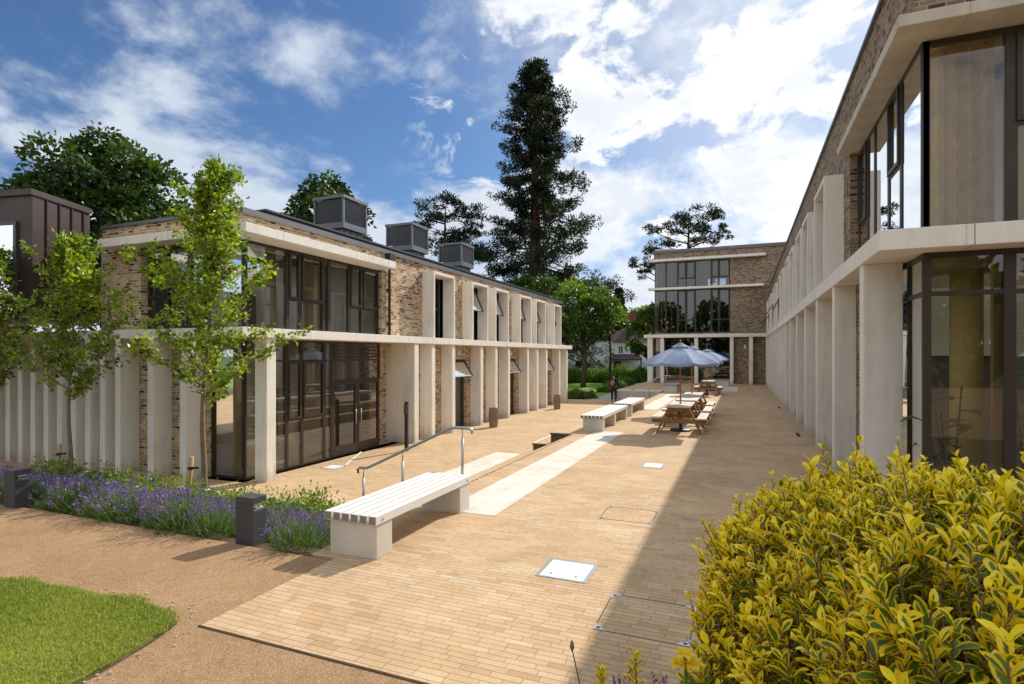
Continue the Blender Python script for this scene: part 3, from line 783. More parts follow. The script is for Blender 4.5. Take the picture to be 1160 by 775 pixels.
# down pipe
m = MB(); m.tube([(XB + .07, 15.15, 5.25), (XB + .07, 15.15, 2.84)], .045, 10); m.box(XB + .0, XB + .2, 15.0, 15.3, 5.22, 5.46)
m.box(XB, XB + .12, 15.09, 15.21, 3.2, 3.25); m.box(XB, XB + .12, 15.09, 15.21, 4.3, 4.35)
m.tube([(XB + .07, 15.1, 3.3), (XB + .09, 14.9, 3.24)], .02, 6)
m.build('down_pipe', M['black'], LB_)
m = MB(); m.tube([(XB + .06, 33.6, 5.3), (XB + .06, 33.6, 2.84)], .03, 8); m.box(XB, XB + .18, 33.45, 33.75, 5.2, 5.44); m.build('down_pipe', M['black'], LB_)
# interior: floors, ceiling, back wall, partitions
m = MB(); wall_h(m, 2.5, 2.80, -18, -11.0, 9.95, 33.5, (-15.3, -12.0, 10.4, 14.6)); m.box(-18, -11.0, 9.95, 33.5, T - .1, T + .012); m.build('interior_floor', M['int_floor'], LB_)  # slab opening added so daylight reaches the ground floor
m = MB(); wall(m, 'x', -16.2, .2, 9.9, 33.5, T, 5.3, [(10.2, 15.0, T + .3, 2.4), (10.3, 14.6, 3.6, 5.1), (17, 21, T + .9, 2.3), (22.5, 27, T + .9, 2.3), (17, 21, 3.6, 5.1), (22.5, 27.5, 3.6, 5.1), (28.5, 33, 3.6, 5.1)]); m.box(-16, -11.0, 16.3, 16.5, T + .02, 2.49); m.box(-16, -11.0, 15.2, 15.35, 2.81, 5.3); m.box(-16, -10.9, 21.9, 22.0, T + .02, 5.3); m.box(-16, -10.9, 28, 28.1, T + .02, 5.3)
m.box(-14.0, -13.85, 12.9, 15.2, T + .02, 2.49); m.box(-18, -11, 15.35, 33.5, 5.30, 5.34)
m.build('interior_wall', M['plaster'], LB_)
m = MB(); m.box(-15.9, -15.6, 11.0, 14.6, 2.81, 4.3); m.box(-13.6, -13.0, 12, 13, T + .02, 1.2); m.build('interior_partition', M['int_dark'], LB_)
m = MB()
for x, y, z0, z1 in ((-11.3, 11.05, 2.81, 5.3), (-11.3, 12.42, 2.81, 5.3), (-11.45, 10.2, T + .02, 2.49), (-11.3, 13.0, 2.81, 5.3)): m.box(x - .12, x + .12, y - .07, y + .07, z0, z1)
m.build('interior_post', M['ochre'], LB_)
m = MB(); m.lathe([(.22, T + .02), (.22, 2.49)], (-11.9, 10.8), 20); m.lathe([(.16, T + .02), (.16, 2.49)], (-11.6, 12.0), 20); m.build('interior_column', M['plaster'], LB_, smooth=True)

# stair tower of brown metal
ST = thing('stair_tower', 'brown metal clad stair tower with a large window, beside the brick building', 'building', (-16, 9, T), world=True)
c1, c2 = (-15.33, 7.85), (-16.0, 9.49)          # front corner, where it meets the brick face
c3 = (-24.5, 6.0); c4 = (-26, 9.49)
m = MB(); zt = 5.95
i = 0
wl = [c1, c2, c4, c3]
m.prism(wl, 3.05, zt)
for k in range(1, 5):
    a = Vector((*c1, 0)).lerp(Vector((*c2, 0)), k / 4.6); m.bar((a.x + .012, a.y, 3.05), (a.x + .012, a.y, zt - .02), .03, .05, up=(1, 0, 0))
m.prism([(-19.7, 8.55), (-19.7, 9.49), (-26, 9.49), (-24.3, 6.4)], T - .02, 3.049)
tw = m.build('wall', M['brown_metal'], ST)
m = MB(); off = .06
m.prism([(c1[0] + off, c1[1] - off), (c2[0] + off, c2[1] + .0), (c4[0], c4[1]), (c3[0], c3[1] - off)], zt, zt + .14); m.build('coping', M['brown_metal'], ST)
dd = (Vector((*c3, 0)) - Vector((*c1, 0))).normalized(); nn = Vector((-dd.y, dd.x, 0)); nn = nn if nn.y < 0 else -nn
def tp(s, z, o=0.): p = Vector((*c1, 0)) + dd * s + nn * o; return (p.x, p.y, z)
m = MB()
for a, b, z0, z1 in ((.42, 6.0, 3.2, 3.27), (.42, 6.0, 5.28, 5.36), (.42, .5, 3.27, 5.28), (3.2, 3.28, 3.27, 5.28)):
    p = [tp(a, z0, .0), tp(b, z0, .0), tp(b, z1, .0), tp(a, z1, .0)]; q_ = [tp(a, z0, .05), tp(b, z0, .05), tp(b, z1, .05), tp(a, z1, .05)]
    i = len(m.v); m.v += p + q_
    for f in ((0, 3, 2, 1), (4, 5, 6, 7), (0, 1, 5, 4), (1, 2, 6, 5), (2, 3, 7, 6), (3, 0, 4, 7)): m.f.append(tuple(i + k for k in f)); m.m.append(0)
wf = m.build('window', M['alu_grey'], ST)
m = MB(); m.quad(tp(.45, 3.22, .02), tp(5.9, 3.22, .02), tp(5.9, 5.34, .02), tp(.45, 5.34, .02)); m.build('pane', glass_mat('stair window glass', (.35, .4, .42), 2.2, .25), wf)

# ------------------------------------------------------------------ RIGHT BUILDING
RB = thing('brick_building', 'shaded brown brick building with glazed corner and long fin row, right of the courtyard', 'building', (2, 9, 0), world=True)
XR, YR, ZRR = 2.0, 8.45, 7.62
XG, YG = 2.14, 8.70
surR = [(13.75, 15.6), (17.05, 18.65), (19.1, 20.8), (22.0, 23.6), (24.2, 25.8), (27.4, 29.0), (29.6, 31.2), (32.8, 34.4), (35.0, 36.6), (38.2, 39.8), (40.4, 42.0), (43.6, 45.2)]
m = MB()
hl = [(8.45, 12.98, 3.78, 6.32), (8.45, 12.0, 0, 3.55)] + [(a + .1, b - .1, 3.82, 6.0) for a, b in surR]
wall(m, 'x', XR, .32, 8.45, 46.4, 0, ZRR, hl)
wall(m, 'y', YR, .32, XR + .321, 12, 6.32, ZRR, [])
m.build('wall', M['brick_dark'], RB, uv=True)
m = MB(); wall_h(m, ZRR - .15, ZRR - .02, XR + .3, 12, YR + .3, 46.4, (2.6, 7.5, 9.6, 13.0)); rf = m.build('roof', M['roof'], RB)  # roof opening added so sun lights the curtains from behind
m = MB(); m.quad((2.6, 9.6, ZRR - .08), (7.5, 9.6, ZRR - .08), (7.5, 13.0, ZRR - .08), (2.6, 13.0, ZRR - .08)); m.build('added_rooflight', M['glass'], rf)  # pane over the added roof opening, out of view
m = MB(); m.box(XR - .05, XR + .4, YR - .05, 46.4, ZRR, ZRR + .07); m.box(XR + .4, 12, YR - .05, YR + .4, ZRR, ZRR + .07); m.build('coping', M['coping'], rf)
m = MB(); m.box(1.6, 2.5, 8.33, 46.4, 3.53, 3.79); m.box(2.5, 12, 8.331, 9.2, 3.531, 3.789); m.build('concrete_band', M['concrete_band'], RB, bevel=.012)
m = MB(); m.box(1.78, 2.5, 8.2, 13.1, 6.25, 6.40); m.box(2.5, 12, 8.201, 9.2, 6.252, 6.398); m.build('concrete_ledge', M['concrete_dk'], RB, bevel=.012)
fyR = [9.52, 12.3, 15.0, 17.65, 20.3, 23.05, 25.6] + [25.6 + 1.36 * k for k in range(1, 16)]
for y in fyR: fin(RB, 1.63, 2.12 if y < 12 else 1.998, y, y + .28, -.02, 3.529)
for k, (a, b) in enumerate(surR):
    m = MB(); t = .11; x0, x1 = XR + .24, 1.63
    m.box(x1, x0, a, a + t, 3.792, 6.08); m.box(x1, x0, b - t, b, 3.792, 6.08); m.box(x1, x0, a + t, b - t, 5.97, 6.08)
    s = m.build('window_surround', M['concrete'], RB, bevel=.008)
    f = MB(); frame(f, 'x', XR + .12, XR + .2, a + t, b - t, 3.8, 5.97, .06); bx(f, 'x', XR + .12, XR + .2, a + t + .06, b - t - .06, 4.9, 4.96); fo = f.build('window_frame', M['alu'], s)
    pane(fo, 'x', XR + .16, a + t + .04, b - t - .04, 3.85, 5.93, M['glass_dk'])
    if k in (6, 8, 10):
        ts = tilted_sash(RB, XR + .12, a + t + .05, b - t - .05, 5.9, 1.6, rad(26 if k != 8 else 32), -1, M['glass_dk']); ts.parent = s
for (a, b, spl, sa) in [(8.70, 9.75, (), None), (9.75, 10.5, (5.0,), (5.0, 6.2)), (10.5, 11.5, (), None), (11.5, 12.1, (), None), (12.1, 12.95, (4.75,), (4.75, 6.2))]:
    window(RB, 'x', XG, a, b, 3.795, 6.245, -1, spl, sa)
for (a, b, spl, sa) in [(2.16, 3.06, (), None), (3.06, 4.1, (5.05,), (5.05, 6.2)), (4.1, 5.2, (), None), (5.2, 7, (), None)]:
    window(RB, 'y', YG, a, b, 3.795, 6.245, -1, spl, sa, fw=.06)
for (a, b) in [(8.72, 10.2), (10.2, 12.0)]:
    window(RB, 'x', XG + .02, a, b, 0, 3.52, -1, (3.0,), None, fw=.07)
for (a, b) in [(2.18, 3.06), (3.06, 4.0), (4.0, 5.0), (5.0, 6.5), (6.5, 8)]:
    window(RB, 'y', YG + .04, a, b, 0, 3.52, -1, (3.0,), None, fw=.06)
m = MB(); wall_h(m, 3.40, 3.76, 2.3, 12, 9.25, 46, (2.7, 7.0, 10.2, 12.1)); m.box(2.3, 12, 8.8, 46, .0, .012); m.build('interior_floor', M['int_floor'], RB)  # upper slab opened to pass added daylight down to the column
m = MB(); m.box(2.4, 12, 12.2, 12.35, .02, 3.39); m.box(8.2, 8.3, 8.9, 12.2, .02, 3.39); m.build('interior_partition', M['int_dark'], RB)
m = MB(); m.box(2.4, 12, 13.2, 13.35, 3.77, 7.4); m.box(6.2, 6.3, 9.3, 13.2, 3.77, 7.4); m.box(2.35, 12, 13.36, 46, 6.30, 6.36); m.box(2.4, 8, 12.0, 12.19, 2.2, 3.39); m.build('interior_wall', M['plaster'], RB)
m = MB(); m.lathe([(.19, .01), (.19, 3.4)], (2.92, 9.75), 24); m.build('interior_column', M['ochre'], RB, smooth=True)
m = MB(); m.box(2.98, 3.10, 9.0, 9.1, .01, 3.4); m.build('interior_post', M['ochre'], RB)
# curtains inside the upper corner window
def curtain(x0, x1, y, z0, z1, label):
    m = MB(); n_ = 60
    for i in range(n_):
        a, b = i / n_, (i + 1) / n_
        f = lambda t: (x0 + (x1 - x0) * t, y + .07 * math.sin(t * 30) + .04 * math.sin(t * 13 + 1), 0)
        p, q_ = f(a), f(b); m.quad((p[0], p[1], z0), (q_[0], q_[1], z0), (q_[0], q_[1], z1), (p[0], p[1], z1))
    o = m.build('curtain', M['curtain'], smooth=True); return tag(o, label, 'curtain')
curtain(2.28, 3.0, 9.05, 3.8, 6.28, 'cream curtain behind the upper corner pane of the right building')
curtain(3.2, 4.3, 9.1, 3.8, 6.28, 'cream curtain behind the upper window at the right picture edge')

# big leaved plants inside the ground floor corner
def leaf_blade(mb, base, d, L, W, up=(0, 0, 1), droop=.35):
    d = Vector(d).normalized(); s = d.cross(Vector(up))
    if s.length < .05: s = Vector((1, 0, 0))
    s.normalize(); u = s.cross(d); base = Vector(base); rows = []
    for t, w_ in ((0, .05), (.2, .6), (.45, 1), (.7, .85), (.9, .4), (1, .02)):
        c = base + d * L * t - Vector((0, 0, 1)) * L * droop * t * t
        rows.append([tuple(c - s * W * w_ * .5 + u * W * w_ * .15), tuple(c), tuple(c + s * W * w_ * .5 + u * W * w_ * .15)])
    for a, b in zip(rows, rows[1:]):
        for k in (0, 1): mb.quad(a[k], a[k + 1], b[k + 1], b[k])
def indoor_plant(x, y, h, nl, L, label, seed):
    r = random.Random(seed); t = thing('potted_plant', label, 'plant', (x, y, .012))
    m = MB(); m.lathe([(.15, 0), (.21, .3), (.22, .4), (.19, .4), (.18, .34)], (0, 0), 20); m.build('pot', M['pot'], t, smooth=True)
    m = MB(); g_ = MB(); stems = [(r.uniform(-.08, .08), r.uniform(-.08, .08)) for _ in range(4)]
    for sx_, sy_ in stems:
        top = (sx_ * 3.5, sy_ * 3.5, h * r.uniform(.75, 1)); m.tube([(sx_, sy_, .3), (sx_ * 2, sy_ * 2, h * .5), top], .012, 6)
        for k in range(nl):
            u = .25 + .75 * k / nl; a = k * 2.4 + r.uniform(-.4, .4); p = Vector((sx_, sy_, .3)).lerp(Vector(top), u)
            leaf_blade(g_, p, (math.cos(a), math.sin(a), r.uniform(.1, .7)), L * r.uniform(.75, 1.15), L * .5, droop=r.uniform(.1, .5))
    m.build('stem', M['bark'], t); o = g_.build('leaves', M['lf_house'], t, smooth=True)
    a_ = o.data.attributes.new('tint', 'FLOAT', 'POINT'); a_.data.foreach_set('value', [r.random() for _ in range(len(o.data.vertices))])
    return t
indoor_plant(2.55, 9.15, 1.85, 7, .36, 'big leaved plant in a blue pot behind the glass left of the round column', 3)
indoor_plant(3.55, 9.45, 2.55, 9, .36, 'tall dark rubber plant behind the glass right of the ochre post', 5)

# ------------------------------------------------------------------ FAR BUILDING
FB = thing('brick_building', 'three storey brown brick building with glazed bands, closing the far end of the courtyard', 'building', (-2, 46.5, 0), world=True)
YB = 46.5
m = MB()
wall(m, 'y', YB, .3, -6.65, 8, 3.9, 10.45, [(-6.65, -.88, 4.0, 7.45), (-6.65, -.88, 7.66, 9.74)])
wall(m, 'y', YB + .25, .3, -6.65, 8, 0, 3.9, [(-6.65, -.75, .25, 3.64)])
m.box(-6.65, -6.35, YB + .56, 58, 0, 10.45); m.box(-6.349, 8, 57.7, 58, 9.74, 10.45); m.box(-6.349, -3.2, 57.7, 58, 0, 9.74); m.box(-1.4, 8, 57.7, 58, 0, 9.74); m.box(-3.2, -1.4, 57.7, 58, 0, 7.9)
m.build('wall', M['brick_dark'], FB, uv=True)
m = MB(); m.box(-6.5, 8, YB + .1, 57.9, 10.3, 10.46); rf = m.build('roof', M['roof'], FB)
m = MB(); m.box(-6.72, 8, YB - .08, 58, 10.462, 10.70); m.build('coping', M['coping'], rf)
m = MB(); m.box(-6.6, -5.1, YB + .3, YB + 2, 10.70, 10.86); m.build('roof_upstand', M['cover'], rf)
m = MB(); m.box(-7.0, 1.62, YB - .38, YB - .001, 9.75, 9.95); m.box(-7.05, 1.5, YB - .38, YB - .001, 7.47, 7.65); m.build('concrete_ledge', M['concrete'], FB, bevel=.012)
m = MB(); m.box(-7.4, 1.64, YB - .40, YB + .24, 3.64, 3.9); m.build('concrete_band', M['concrete_band'], FB, bevel=.012)
for a, b in ((-7.12, -6.72), (-6.1, -5.83), (-3.5, -3.22), (-.89, -.63), (.47, .74)): fin(FB, a, b, YB - .3, YB + .24, -.02, 3.639)
for z0, z1, zs in ((7.67, 9.73, 8.35), (4.01, 7.44, 5.0)):
    for (a, b, sa) in [(-6.6, -5.7, 0), (-5.7, -4.8, 0), (-4.8, -4.15, 1), (-4.15, -3.45, 1), (-3.45, -2.25, 0), (-2.25, -1.7, 1), (-1.7, -.9, 1)]:
        window(FB, 'y', YB + .1, a, b, z0, z1, -1, (zs,) if sa else (), (zs, z1 - .05) if sa else None, gm=M['glass_dk'])
for (a, b) in [(-6.6, -5.83), (-5.8, -3.5), (-3.2, -.9)]: window(FB, 'y', YB + .35, a, b, .25, 3.63, -1, (), None, gm=M['glass_dk'])
m = MB()
for z in (.02, 3.72, 7.46): m.box(-6.34, 8, YB + .57, 57.6, z - .1, z + .12)
m.build('interior_floor', M['int_floor'], FB)
m = MB(); m.box(-6.3, 8, 54, 54.1, .15, 3.6); m.box(-6.3, 8, 54, 54.1, 3.9, 7.3); m.box(-6.3, 8, YB + .5, 57.6, 10.2, 10.28); m.box(-.8, -.7, YB + .6, 57.6, .2, 10.2); m.build('interior_partition', M['int_dark'], FB)
m = MB()
for x in (-6.2, -5.4): m.box(x, x + .12, YB + .7, YB + .85, 3.9, 10.1)
m.build('interior_post', M['ochre'], FB)
m = MB(); frame(m, 'y', 57.8, 57.9, -3.2, -1.4, 7.9, 9.74, .08); bx(m, 'y', 57.8, 57.9, -2.3, -2.22, 7.9, 9.74); bx(m, 'y', 57.8, 57.9, -3.2, -1.4, 8.9, 8.97); f = m.build('window', M['alu'], FB); pane(f, 'y', 57.85, -3.15, -1.45, 7.95, 9.7, M['glass'])
for r_, zf in ((1, 3.84), (2, 7.58)):
    for k in range(6 if r_ == 1 else 4):
        x = -5.5 + k * (.8 if r_ == 1 else 1.1)
        ch = thing('office_chair', 'small dark office chair behind the far building\'s ' + ('middle' if r_ == 1 else 'top') + ' floor glazing', 'chair', (x, YB + 1.0, zf), group='office chairs on the ' + ('middle' if r_ == 1 else 'top') + ' floor of the far building')
        m = MB(); m.box(-.22, .22, -.2, .2, .42, .5); m.build('seat', M['black'], ch)
        m = MB(); m.box(-.2, .2, .17, .23, .55, .98); m.build('backrest', M['black'], ch)
        m = MB(); m.tube([(0, 0, 0.06), (0, 0, .42)], .03, 6); m.bar((-.25, 0, .05), (.25, 0, .05), .04, .04); m.bar((0, -.25, .05), (0, .25, .05), .04, .04); m.build('leg', M['black'], ch)
m = MB(); m.box(.12, .22, YB - .05 + .24, YB + .249, 2.75, 3.05); m.build('wall_lamp', M['cover'], FB)

# ------------------------------------------------------------------ BENCHES
def bench(label, x0, x1, y0, y1, blocks):
    cx_, cy_ = (x0 + x1) / 2, (y0 + y1) / 2
    t = thing('slatted_bench', label, 'bench', (cx_, cy_, 0), group='slatted benches on concrete blocks')
    w = x1 - x0
    for b0, b1 in blocks:
        m = MB(); m.box(-w / 2 + .06, w / 2 - .012, b0 - cy_, b1 - cy_, -.005, .372); m.build('concrete_block', M['bench_con'], t, bevel=.012)
    n = 6; sw = (w - 5 * .024) / n
    for k in range(n):
        a = -w / 2 + k * (sw + .024)
        m = MB(); m.box(a, a + sw, y0 - cy_, y1 - cy_, .374, .47)
        m.box(a + .002, a + sw - .002, y0 - cy_ - .003, y0 - cy_ + .001, .376, .467, 1); m.box(a + .002, a + sw - .002, y1 - cy_ - .001, y1 - cy_ + .003, .376, .467, 1)
        m.build('slat', [M['slat'], M['slat_end']], t, bevel=.004)
    m = MB()
    for y in (y0 + .12, y1 - .12):
        m.obox((w / 2 + .001, y - cy_, .42), ((0, 1, 0), (0, 0, 1), (1, 0, 0)), .012, .012, .006)
    m.build('bolt', M['steel'], t)
    return t
bench('long slatted bench in the foreground at the corner of the lavender bed', -4.32, -3.63, 5.0, 7.28, [(5.02, 5.32), (6.95, 7.25)])
bench('slatted bench on three blocks at the edge of the seating tiers', -4.36, -3.70, 15.85, 19.65, [(15.9, 16.15), (17.5, 17.75), (19.35, 19.6)])
bench('farther slatted bench just behind the three block bench', -4.36, -3.70, 20.3, 23.4, [(20.4, 20.65), (23.1, 23.35)])
for (x0, x1, y0, y1, lb) in ((-4.35, -3.55, 34.3, 36.6, 'grey topped concrete bench beside the far handrail'), (-2.3, -.85, 42.6, 43.6, 'grey topped concrete bench by the far glazing behind the last table')):
    t = thing('stone_bench', lb, 'bench', ((x0 + x1) / 2, (y0 + y1) / 2, 0), world=True, group='grey topped benches')
    m = MB(); m.box(x0 + .04, x1 - .04, y0 + .04, y1 - .04, -.004, .42); m.build('concrete_block', M['bench_con'], t, bevel=.01)
    m = MB(); m.box(x0, x1, y0, y1, .422, .50); m.build('seat', M['grey_stone'], t, bevel=.008)

# ------------------------------------------------------------------ HANDRAILS
hr = thing('handrail', 'grey tubular handrail sloping down the steps behind the foreground bench', 'handrail', (-5.0, 7.95, T), world=True)
m = MB(); m.tube([(-6.14, 7.95, .17), (-6.15, 7.95, .235), (-6.11, 7.95, .265), (-5.97, 7.95, .27), (-5.90, 7.95, .295), (-4.36, 7.95, 1.02), (-4.25, 7.95, 1.05), (-4.02, 7.95, 1.05), (-3.96, 7.95, 1.03), (-3.945, 7.95, .96)], .024, 12); m.build('rail', M['galv'], hr, smooth=True)
for x, zb, zt in ((-6.03, T, .26), (-5.24, -.4, .6), (-4.12, 0, 1.04)):
    m = MB(); m.tube([(x, 7.95, zb), (x, 7.95, zt - .16)], .021, 10); m.tube([(x, 7.95, zt - .16), (x, 7.95, zt)], .009, 8); m.lathe([(.06, zb), (.06, zb + .012)], (x, 7.95), 16); m.build('post', M['galv'], hr, smooth=True)
hr = thing('handrail', 'thin grey handrail on the far steps beside the grey topped bench', 'handrail', (-4.9, 34.6, T), world=True)
m = MB(); m.tube([(-6.3, 34.6, .12), (-6.1, 34.6, .14), (-4.5, 34.6, .98), (-4.1, 34.6, 1.0), (-4.0, 34.6, .97), (-4.0, 34.6, .85)], .026, 10); m.build('rail', M['galv'], hr, smooth=True)
for x, zb, zt in ((-6.15, T, .13), (-5.2, -.4, .6), (-4.25, 0, .98)):
    m = MB(); m.tube([(x, 34.6, zb), (x, 34.6, zt)], .022, 8); m.build('post', M['galv'], hr, smooth=True)
# low walls and plinths by the far handrail
m = MB(); m.box(-7.5, -4.6, 35.2, 37.4, T - .05, -.004); struct(m.build('far_landing', M['concrete_dk'], bevel=.01))

# ------------------------------------------------------------------ INTERCOM POST, BINS, BOLLARDS
t = thing('intercom_post', 'slim black intercom post on the terrace in front of the wide fin', 'post', (-9.45, 14.55, T))
m = MB(); m.box(-.045, .045, -.045, .045, -.01, 1.5); m.build('post', M['black'], t, bevel=.006)
m = MB(); m.box(-.05, .05, -.075, -.046, 1.12, 1.42); m.build('panel', M['alu_grey'], t, bevel=.004)
m = MB(); m.lathe([(.03, 1.2), (.04, 1.22), (.03, 1.24)], (-.045, -.03), 12); m.build('button', M['black'], t)

def make_bin(loc, label):
    t = thing('litter_bin', label, 'bin', loc, group='round slatted litter bins')
    n = 14
    m = MB(); m.lathe([(.13, .02), (.165, .3), (.165, .55), (.15, .74), (.14, .74), (.13, .4)], (0, 0), 16); m.build('liner', M['black'], t, smooth=True)
    m = MB()
    for k in range(n):
        a = 2 * math.pi * k / n; c, s = math.cos(a), math.sin(a)
        for (r0, z0), (r1, z1) in zip([(.15, 0), (.185, .3), (.19, .5)], [(.185, .3), (.19, .5), (.165, .78)]):
            m.bar((r0 * c, r0 * s, z0), (r1 * c, r1 * s, z1), .074, .018, up=(c, s, 0))
    m.build('slat', M['bin'], t)
    m = MB(); m.lathe([(.17, .755), (.178, .77), (.15, .79), (.12, .775)], (0, 0), 20); m.build('rim', M['alu_grey'], t, smooth=True)
    return t
b0 = make_bin((-9.34, 20.75, T), 'round slatted timber litter bin in front of the fins, nearer of the two')
dup(b0, (-9.3, 29.05, T), 0, 'round slatted timber litter bin near the far end of the fins')

def make_bollard(loc, label):
    t = thing('bollard_light', label, 'bollard', loc, group='charcoal bollard lights in the lavender')
    w = .135; d = .105
    m = MB(); m.box(-w, w, -d, d, -.03, .38); m.build('body', M['bollard'], t, bevel=.006)
    m = MB(); m.box(-w, w - .0, -d, -d + .02, .381, .46); m.box(-w, -w + .02, -d + .0201, d - .02, .381, .46); m.box(-w, -.03, d - .0199, d, .381, .46); m.build('side_panel', M['bollard'], t)
    m = MB(); m.box(-w, w, -d, d, .461, .535); m.build('cap', M['bollard'], t, bevel=.006)
    m = MB(); m.box(-w + .025, w - .008, -d + .025, d - .025, .3815, .386); m.build('lamp_plate', M['steel'], t)
    m = MB(); m.box(-.06, .1, -.05, .05, .43, .4605); m.build('lamp', M['cover'], t)
    return t
bo = make_bollard((-5.42, 5.0, 0), 'charcoal box bollard light at the edge of the lavender, left of the foreground bench')
dup(bo, (-9.86, 4.86, 0), 0, 'charcoal box bollard light half sunk in lavender at the left picture edge')

# ------------------------------------------------------------------ COVERS, DRAINS
def cover(label, x0, x1, y0, y1, z, group='pale inspection covers'):
    t = thing('inspection_cover', label, 'cover', ((x0 + x1) / 2, (y0 + y1) / 2, z), world=True, group=group)
    m = MB(); frame(m, 'z_', 0, 0, 0, 0, 0, 0, 0) if False else None
    m.box(x0, x0 + .03, y0, y1, z - .01, z + .006); m.box(x1 - .03, x1, y0, y1, z - .01, z + .006); m.box(x0 + .03, x1 - .03, y0, y0 + .03, z - .01, z + .006); m.box(x0 + .03, x1 - .03, y1 - .03, y1, z - .01, z + .006)
    m.build('frame', M['steel'], t)
    m = MB(); m.box(x0 + .034, x1 - .034, y0 + .034, y1 - .034, z - .01, z + .005); m.build('lid', M['cover'], t)
    m = MB()
    for a in (x0 + .12, x1 - .14): m.box(a, a + .02, y0 + .1, y0 + .13, z, z + .0062)
    m.build('key_hole', M['black'], t)
cover('large pale square inspection cover in the sunlit brick paving', -1.92, -1.40, 5.27, 5.79, 0)
cover('small pale inspection cover farther up the brick paving', -1.86, -1.45, 11.22, 11.71, 0)
cover('pale plate in the terrace in front of the glazed entrance doors', -10.1, -9.62, 11.5, 12.0, T)
def recessed(label, x0, x1, y0, y1):
    t = thing('recessed_cover', label, 'cover', ((x0 + x1) / 2, (y0 + y1) / 2, 0), world=True, group='paver filled recessed covers')
    m = MB(); e = .009
    m.box(x0, x0 + e, y0, y1, -.01, .003); m.box(x1 - e, x1, y0, y1, -.01, .003); m.box(x0 + e, x1 - e, y0, y0 + e, -.01, .003); m.box(x0 + e, x1 - e, y1 - e, y1, -.01, .003)
    m.build('frame', M['alu_grey'], t)
    for sx_, sy_, cx_, cy_ in ((1, 1, x0, y0), (-1, 1, x1, y0), (-1, -1, x1, y1), (1, -1, x0, y1)):
        m = MB(); p = [(cx_, cy_), (cx_ + sx_ * .1, cy_), (cx_, cy_ + sy_ * .1)]
        if sx_ * sy_ < 0: p.reverse()
        m.prism(p, -.01, .006); c = m.build('corner_plate', M['steel'], t)
        m = MB(); a, b = cx_ + sx_ * .032, cy_ + sy_ * .032; m.box(a - .014, a + .014, b - .014, b + .014, .0, .0075); m.build('key_hole', M['black'], c)
recessed('paver filled recessed cover partly in shade, close to the yellow shrub', -1.11, -.37, 4.42, 5.14)
recessed('paver filled recessed cover in the sun, beyond the large pale square cover', -1.80, -1.10, 7.46, 8.12)
for y0, y1, lb in ((17.0, 17.9, 'narrow black drain grate beside the nearer shaded fins'), (25.9, 26.6, 'narrow drain grate farther along the shaded fins')):
    t = thing('drain_grate', lb, 'grate', (1.43, (y0 + y1) / 2, 0), world=True, group='drain grates')
    m = MB(); m.box(1.36, 1.5, y0, y0 + .02, -.01, .005); m.box(1.36, 1.5, y1 - .02, y1, -.01, .005); m.box(1.36, 1.38, y0 + .02, y1 - .02, -.01, .005); m.box(1.48, 1.5, y0 + .02, y1 - .02, -.01, .005); m.build('frame', M['steel'], t)
    m = MB(); m.box(1.38, 1.48, y0 + .02, y1 - .02, -.01, .0015)
    yy = y0 + .05
    while yy < y1 - .05: m.box(1.382, 1.478, yy, yy + .02, .0, .0045); yy += .045
    m.build('grille', M['black'], t)
m = MB(); p0, p1 = Vector((-9.72, 12.05, T + .005)), Vector((-10.62, 13.9, T + .005)); m.bar(p0, p1, .05, .008)  # pale strip from the cover plate to the doors
tag(m.build('pale_strip', M['cover']), 'thin pale line in the terrace running to the double doors', 'drain')
m = MB(); m.box(-13.7, -13.2, 9.14, 9.44, T + .0, T + .02); tag(m.build('floor_plate', M['grey_stone'], bevel=.004), 'small grey plate on the ground between two front fins', 'plate')

# ------------------------------------------------------------------ PICNIC TABLES AND PARASOLS
def make_table(loc, label):
    t = thing('picnic_table', label, 'picnic table', loc, group='timber picnic tables in a row')
    L = .9
    for k in range(6):
        a = -.325 + k * .109
        m = MB()
        if k in (2, 3):
            e = .025 if k == 2 else 0
            m.box(a, a + .103, -L, L, .745, .785)
        else: m.box(a, a + .103, -L, L, .745, .785)
        m.build('top_board', [M['pine_top']], t, bevel=.006)
    for s in (-1, 1):
        for k in range(2):
            a = s * .62 + (k - 1) * .13 + .003
            m = MB(); m.box(a, a + .122, -L, L, .425, .465); m.build('seat_board', [M['pine_top']], t, bevel=.006)
    for y in (-.72, .72):
        for s in (-1, 1):
            m = MB(); m.bar((s * .27, y, .743), (s * .60, y, -.002), .05, .12, up=(1, 0, 0) if False else (0, 1, 0)); m.build('leg', M['pine'], t)
        yo = y + (.05 if y > 0 else -.05)
        m = MB(); m.box(-.74, .74, yo - .02, yo + .02, .305, .424); m.build('seat_beam', M['pine'], t, bevel=.004)
        m = MB(); m.box(-.31, .31, yo - .02, yo + .02, .645, .744); m.build('top_beam', M['pine'], t, bevel=.004)
    for s in (-1, 1):
        m = MB(); m.bar((s * .03, s * .66, .36), (s * .03, s * .1, .74), .045, .07); m.build('brace', M['pine'], t)
    m = MB(); m.box(-.08, .08, -.67, .67, .69, .742); m.build('rail', M['pine'], t)
    return t
t0 = make_table((-1.66, 17.1, 0), 'nearest timber picnic table, with the big front parasol rising through it')
dup(t0, (-1.66, 19.5, 0), 0, 'second timber picnic table of the row, without a parasol')
dup(t0, (-1.70, 21.9, 0), 0, 'third timber picnic table of the row, under the second parasol')
dup(t0, (-1.78, 33.6, 0), 0, 'farthest timber picnic table, standing apart near the far building')

